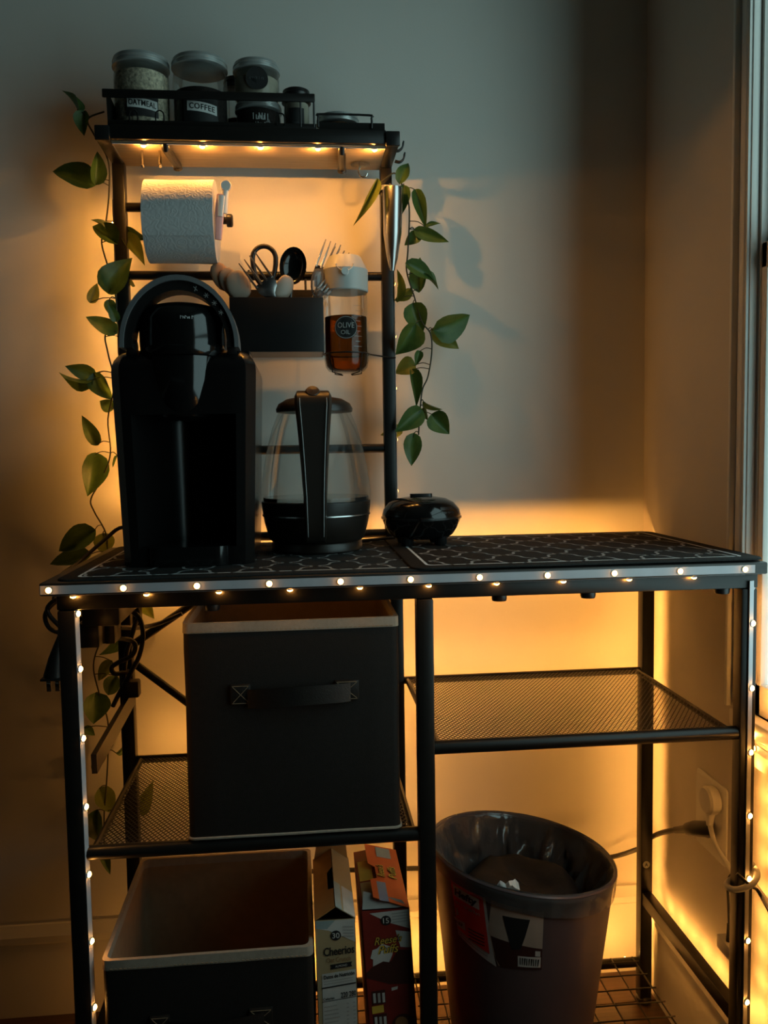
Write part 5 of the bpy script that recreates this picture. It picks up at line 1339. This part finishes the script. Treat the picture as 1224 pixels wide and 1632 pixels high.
YL = .435
vine('artificial ivy hanging down the left side of the hutch and below the table',
     [(166, 178, .33), (140, 190, .34), (150, 215, .36), (172, 255, .40), (174, 305, .41), (168, 360, .41), (162, 387, .41), (173, 428, .41), (184, 470, .41), (184, 500, .41), (168, 532, .41), (172, 562, .42), (182, 612, .42), (172, 668, .43), (176, 722, .43), (163, 762, .44), (145, 795, .445), (150, 815, .45), (168, 848, .452), (172, 880, .456), (176, 920, .460), (205, 955, .460), (190, 1000, .460), (162, 1022, .46), (149, 1060, .46), (158, 1105, .46), (172, 1150, .46), (172, 1205, .46), (169, 1260, .46), (166, 1300, .46), (166, 1360, .46)],
     [(125, 178, 108, 138, 7), (134, 178, 132, 216, 22), (150, 294, 80, 264, 38), (152, 293, 157, 240, 24), (186, 388, 146, 356, 30), (170, 366, 149, 346, 8), (199, 364, 233, 384, 18, 'leaf', .02), (197, 376, 232, 416, 22, 'leaf_light', .02), (174, 466, 204, 407, 42, 'leaf', -.02),
      (144, 482, 154, 452, 18, 'leaf_light'), (174, 478, 180, 505, 18), (185, 530, 137, 508, 26), (186, 512, 172, 484, 16), (198, 540, 206, 504, 22, 'leaf', .02), (205, 440, 218, 455, 12, 'leaf_light', .02), (151, 597, 104, 582, 24), (146, 606, 91, 606, 9), (150, 596, 176, 640, 30), (180, 652, 160, 640, 22), (155, 708, 130, 662, 22), (187, 726, 182, 746, 5), (152, 724, 142, 792, 40),
      (150, 846, 88, 878, 38, 'leaf', -.02), (164, 851, 168, 884, 32, 'leaf_light', 0), (143, 884, 76, 898, 27, 'leaf', -.02),
      (213, 948, 246, 985, 28, 'leaf_light', 0), (186, 1012, 163, 1048, 12, 'leaf', 0), (178, 1054, 155, 1086, 20, 'leaf_light', 0), (186, 1078, 168, 1112, 27, 'leaf', 0), (152, 1106, 152, 1156, 42, 'leaf', 0), (134, 1160, 152, 1172, 14, 'leaf', 0), (178, 1180, 152, 1202, 20, 'leaf', 0), (169, 1206, 144, 1232, 15, 'leaf_light', 0), (185, 1200, 200, 1188, 6, 'leaf', 0), (159, 1257, 178, 1295, 32, 'leaf_light', 0), (219, 1292, 244, 1248, 26, 'leaf_light', 0), (155, 1292, 150, 1350, 30, 'leaf', 0), (161, 1348, 175, 1392, 16, 'leaf', 0)], 5)
YV = .405
vine('artificial ivy hanging down the right side of the hutch in front of the wall',
     [(606, 292, .40), (628, 276, .40), (640, 293, .41), (652, 330, .41), (650, 400, .41), (648, 432, .41), (660, 472, .41), (672, 512, .41), (686, 532, .41), (688, 562, .415), (682, 600, .42), (673, 622, .42), (669, 660, .42), (667, 693, .42)],
     [(637, 292, 651, 255, 21), (644, 297, 640, 342, 23), (663, 304, 679, 362, 21), (680, 363, 702, 354, 9), (662, 367, 716, 386, 21), (670, 374, 644, 390, 21), (668, 464, 667, 405, 27, 'leaf', .01), (648, 420, 695, 446, 24), (672, 438, 704, 454, 5), (654, 461, 629, 482, 17, 'leaf_light', .02), (632, 480, 636, 427, 13, 'leaf_light', .015), (658, 485, 673, 532, 38, 'leaf', .005), (693, 526, 755, 507, 44), (689, 526, 730, 556, 30, 'leaf_light', .01), (661, 518, 633, 567, 40, 'leaf', -.015),
      (661, 582, 629, 592, 30, 'leaf_light', .015), (669, 560, 663, 582, 14), (655, 591, 666, 647, 19, 'leaf', .012), (671, 654, 631, 688, 34), (640, 682, 607, 694, 20, 'leaf_light', .03), (675, 640, 704, 655, 9), (675, 650, 684, 669, 11), (689, 661, 716, 692, 36), (659, 692, 656, 742, 30), (600, 288, 570, 356, 14, 'leaf_light', -.02), (606, 296, 580, 332, 13, 'leaf_light', -.02)], 12)
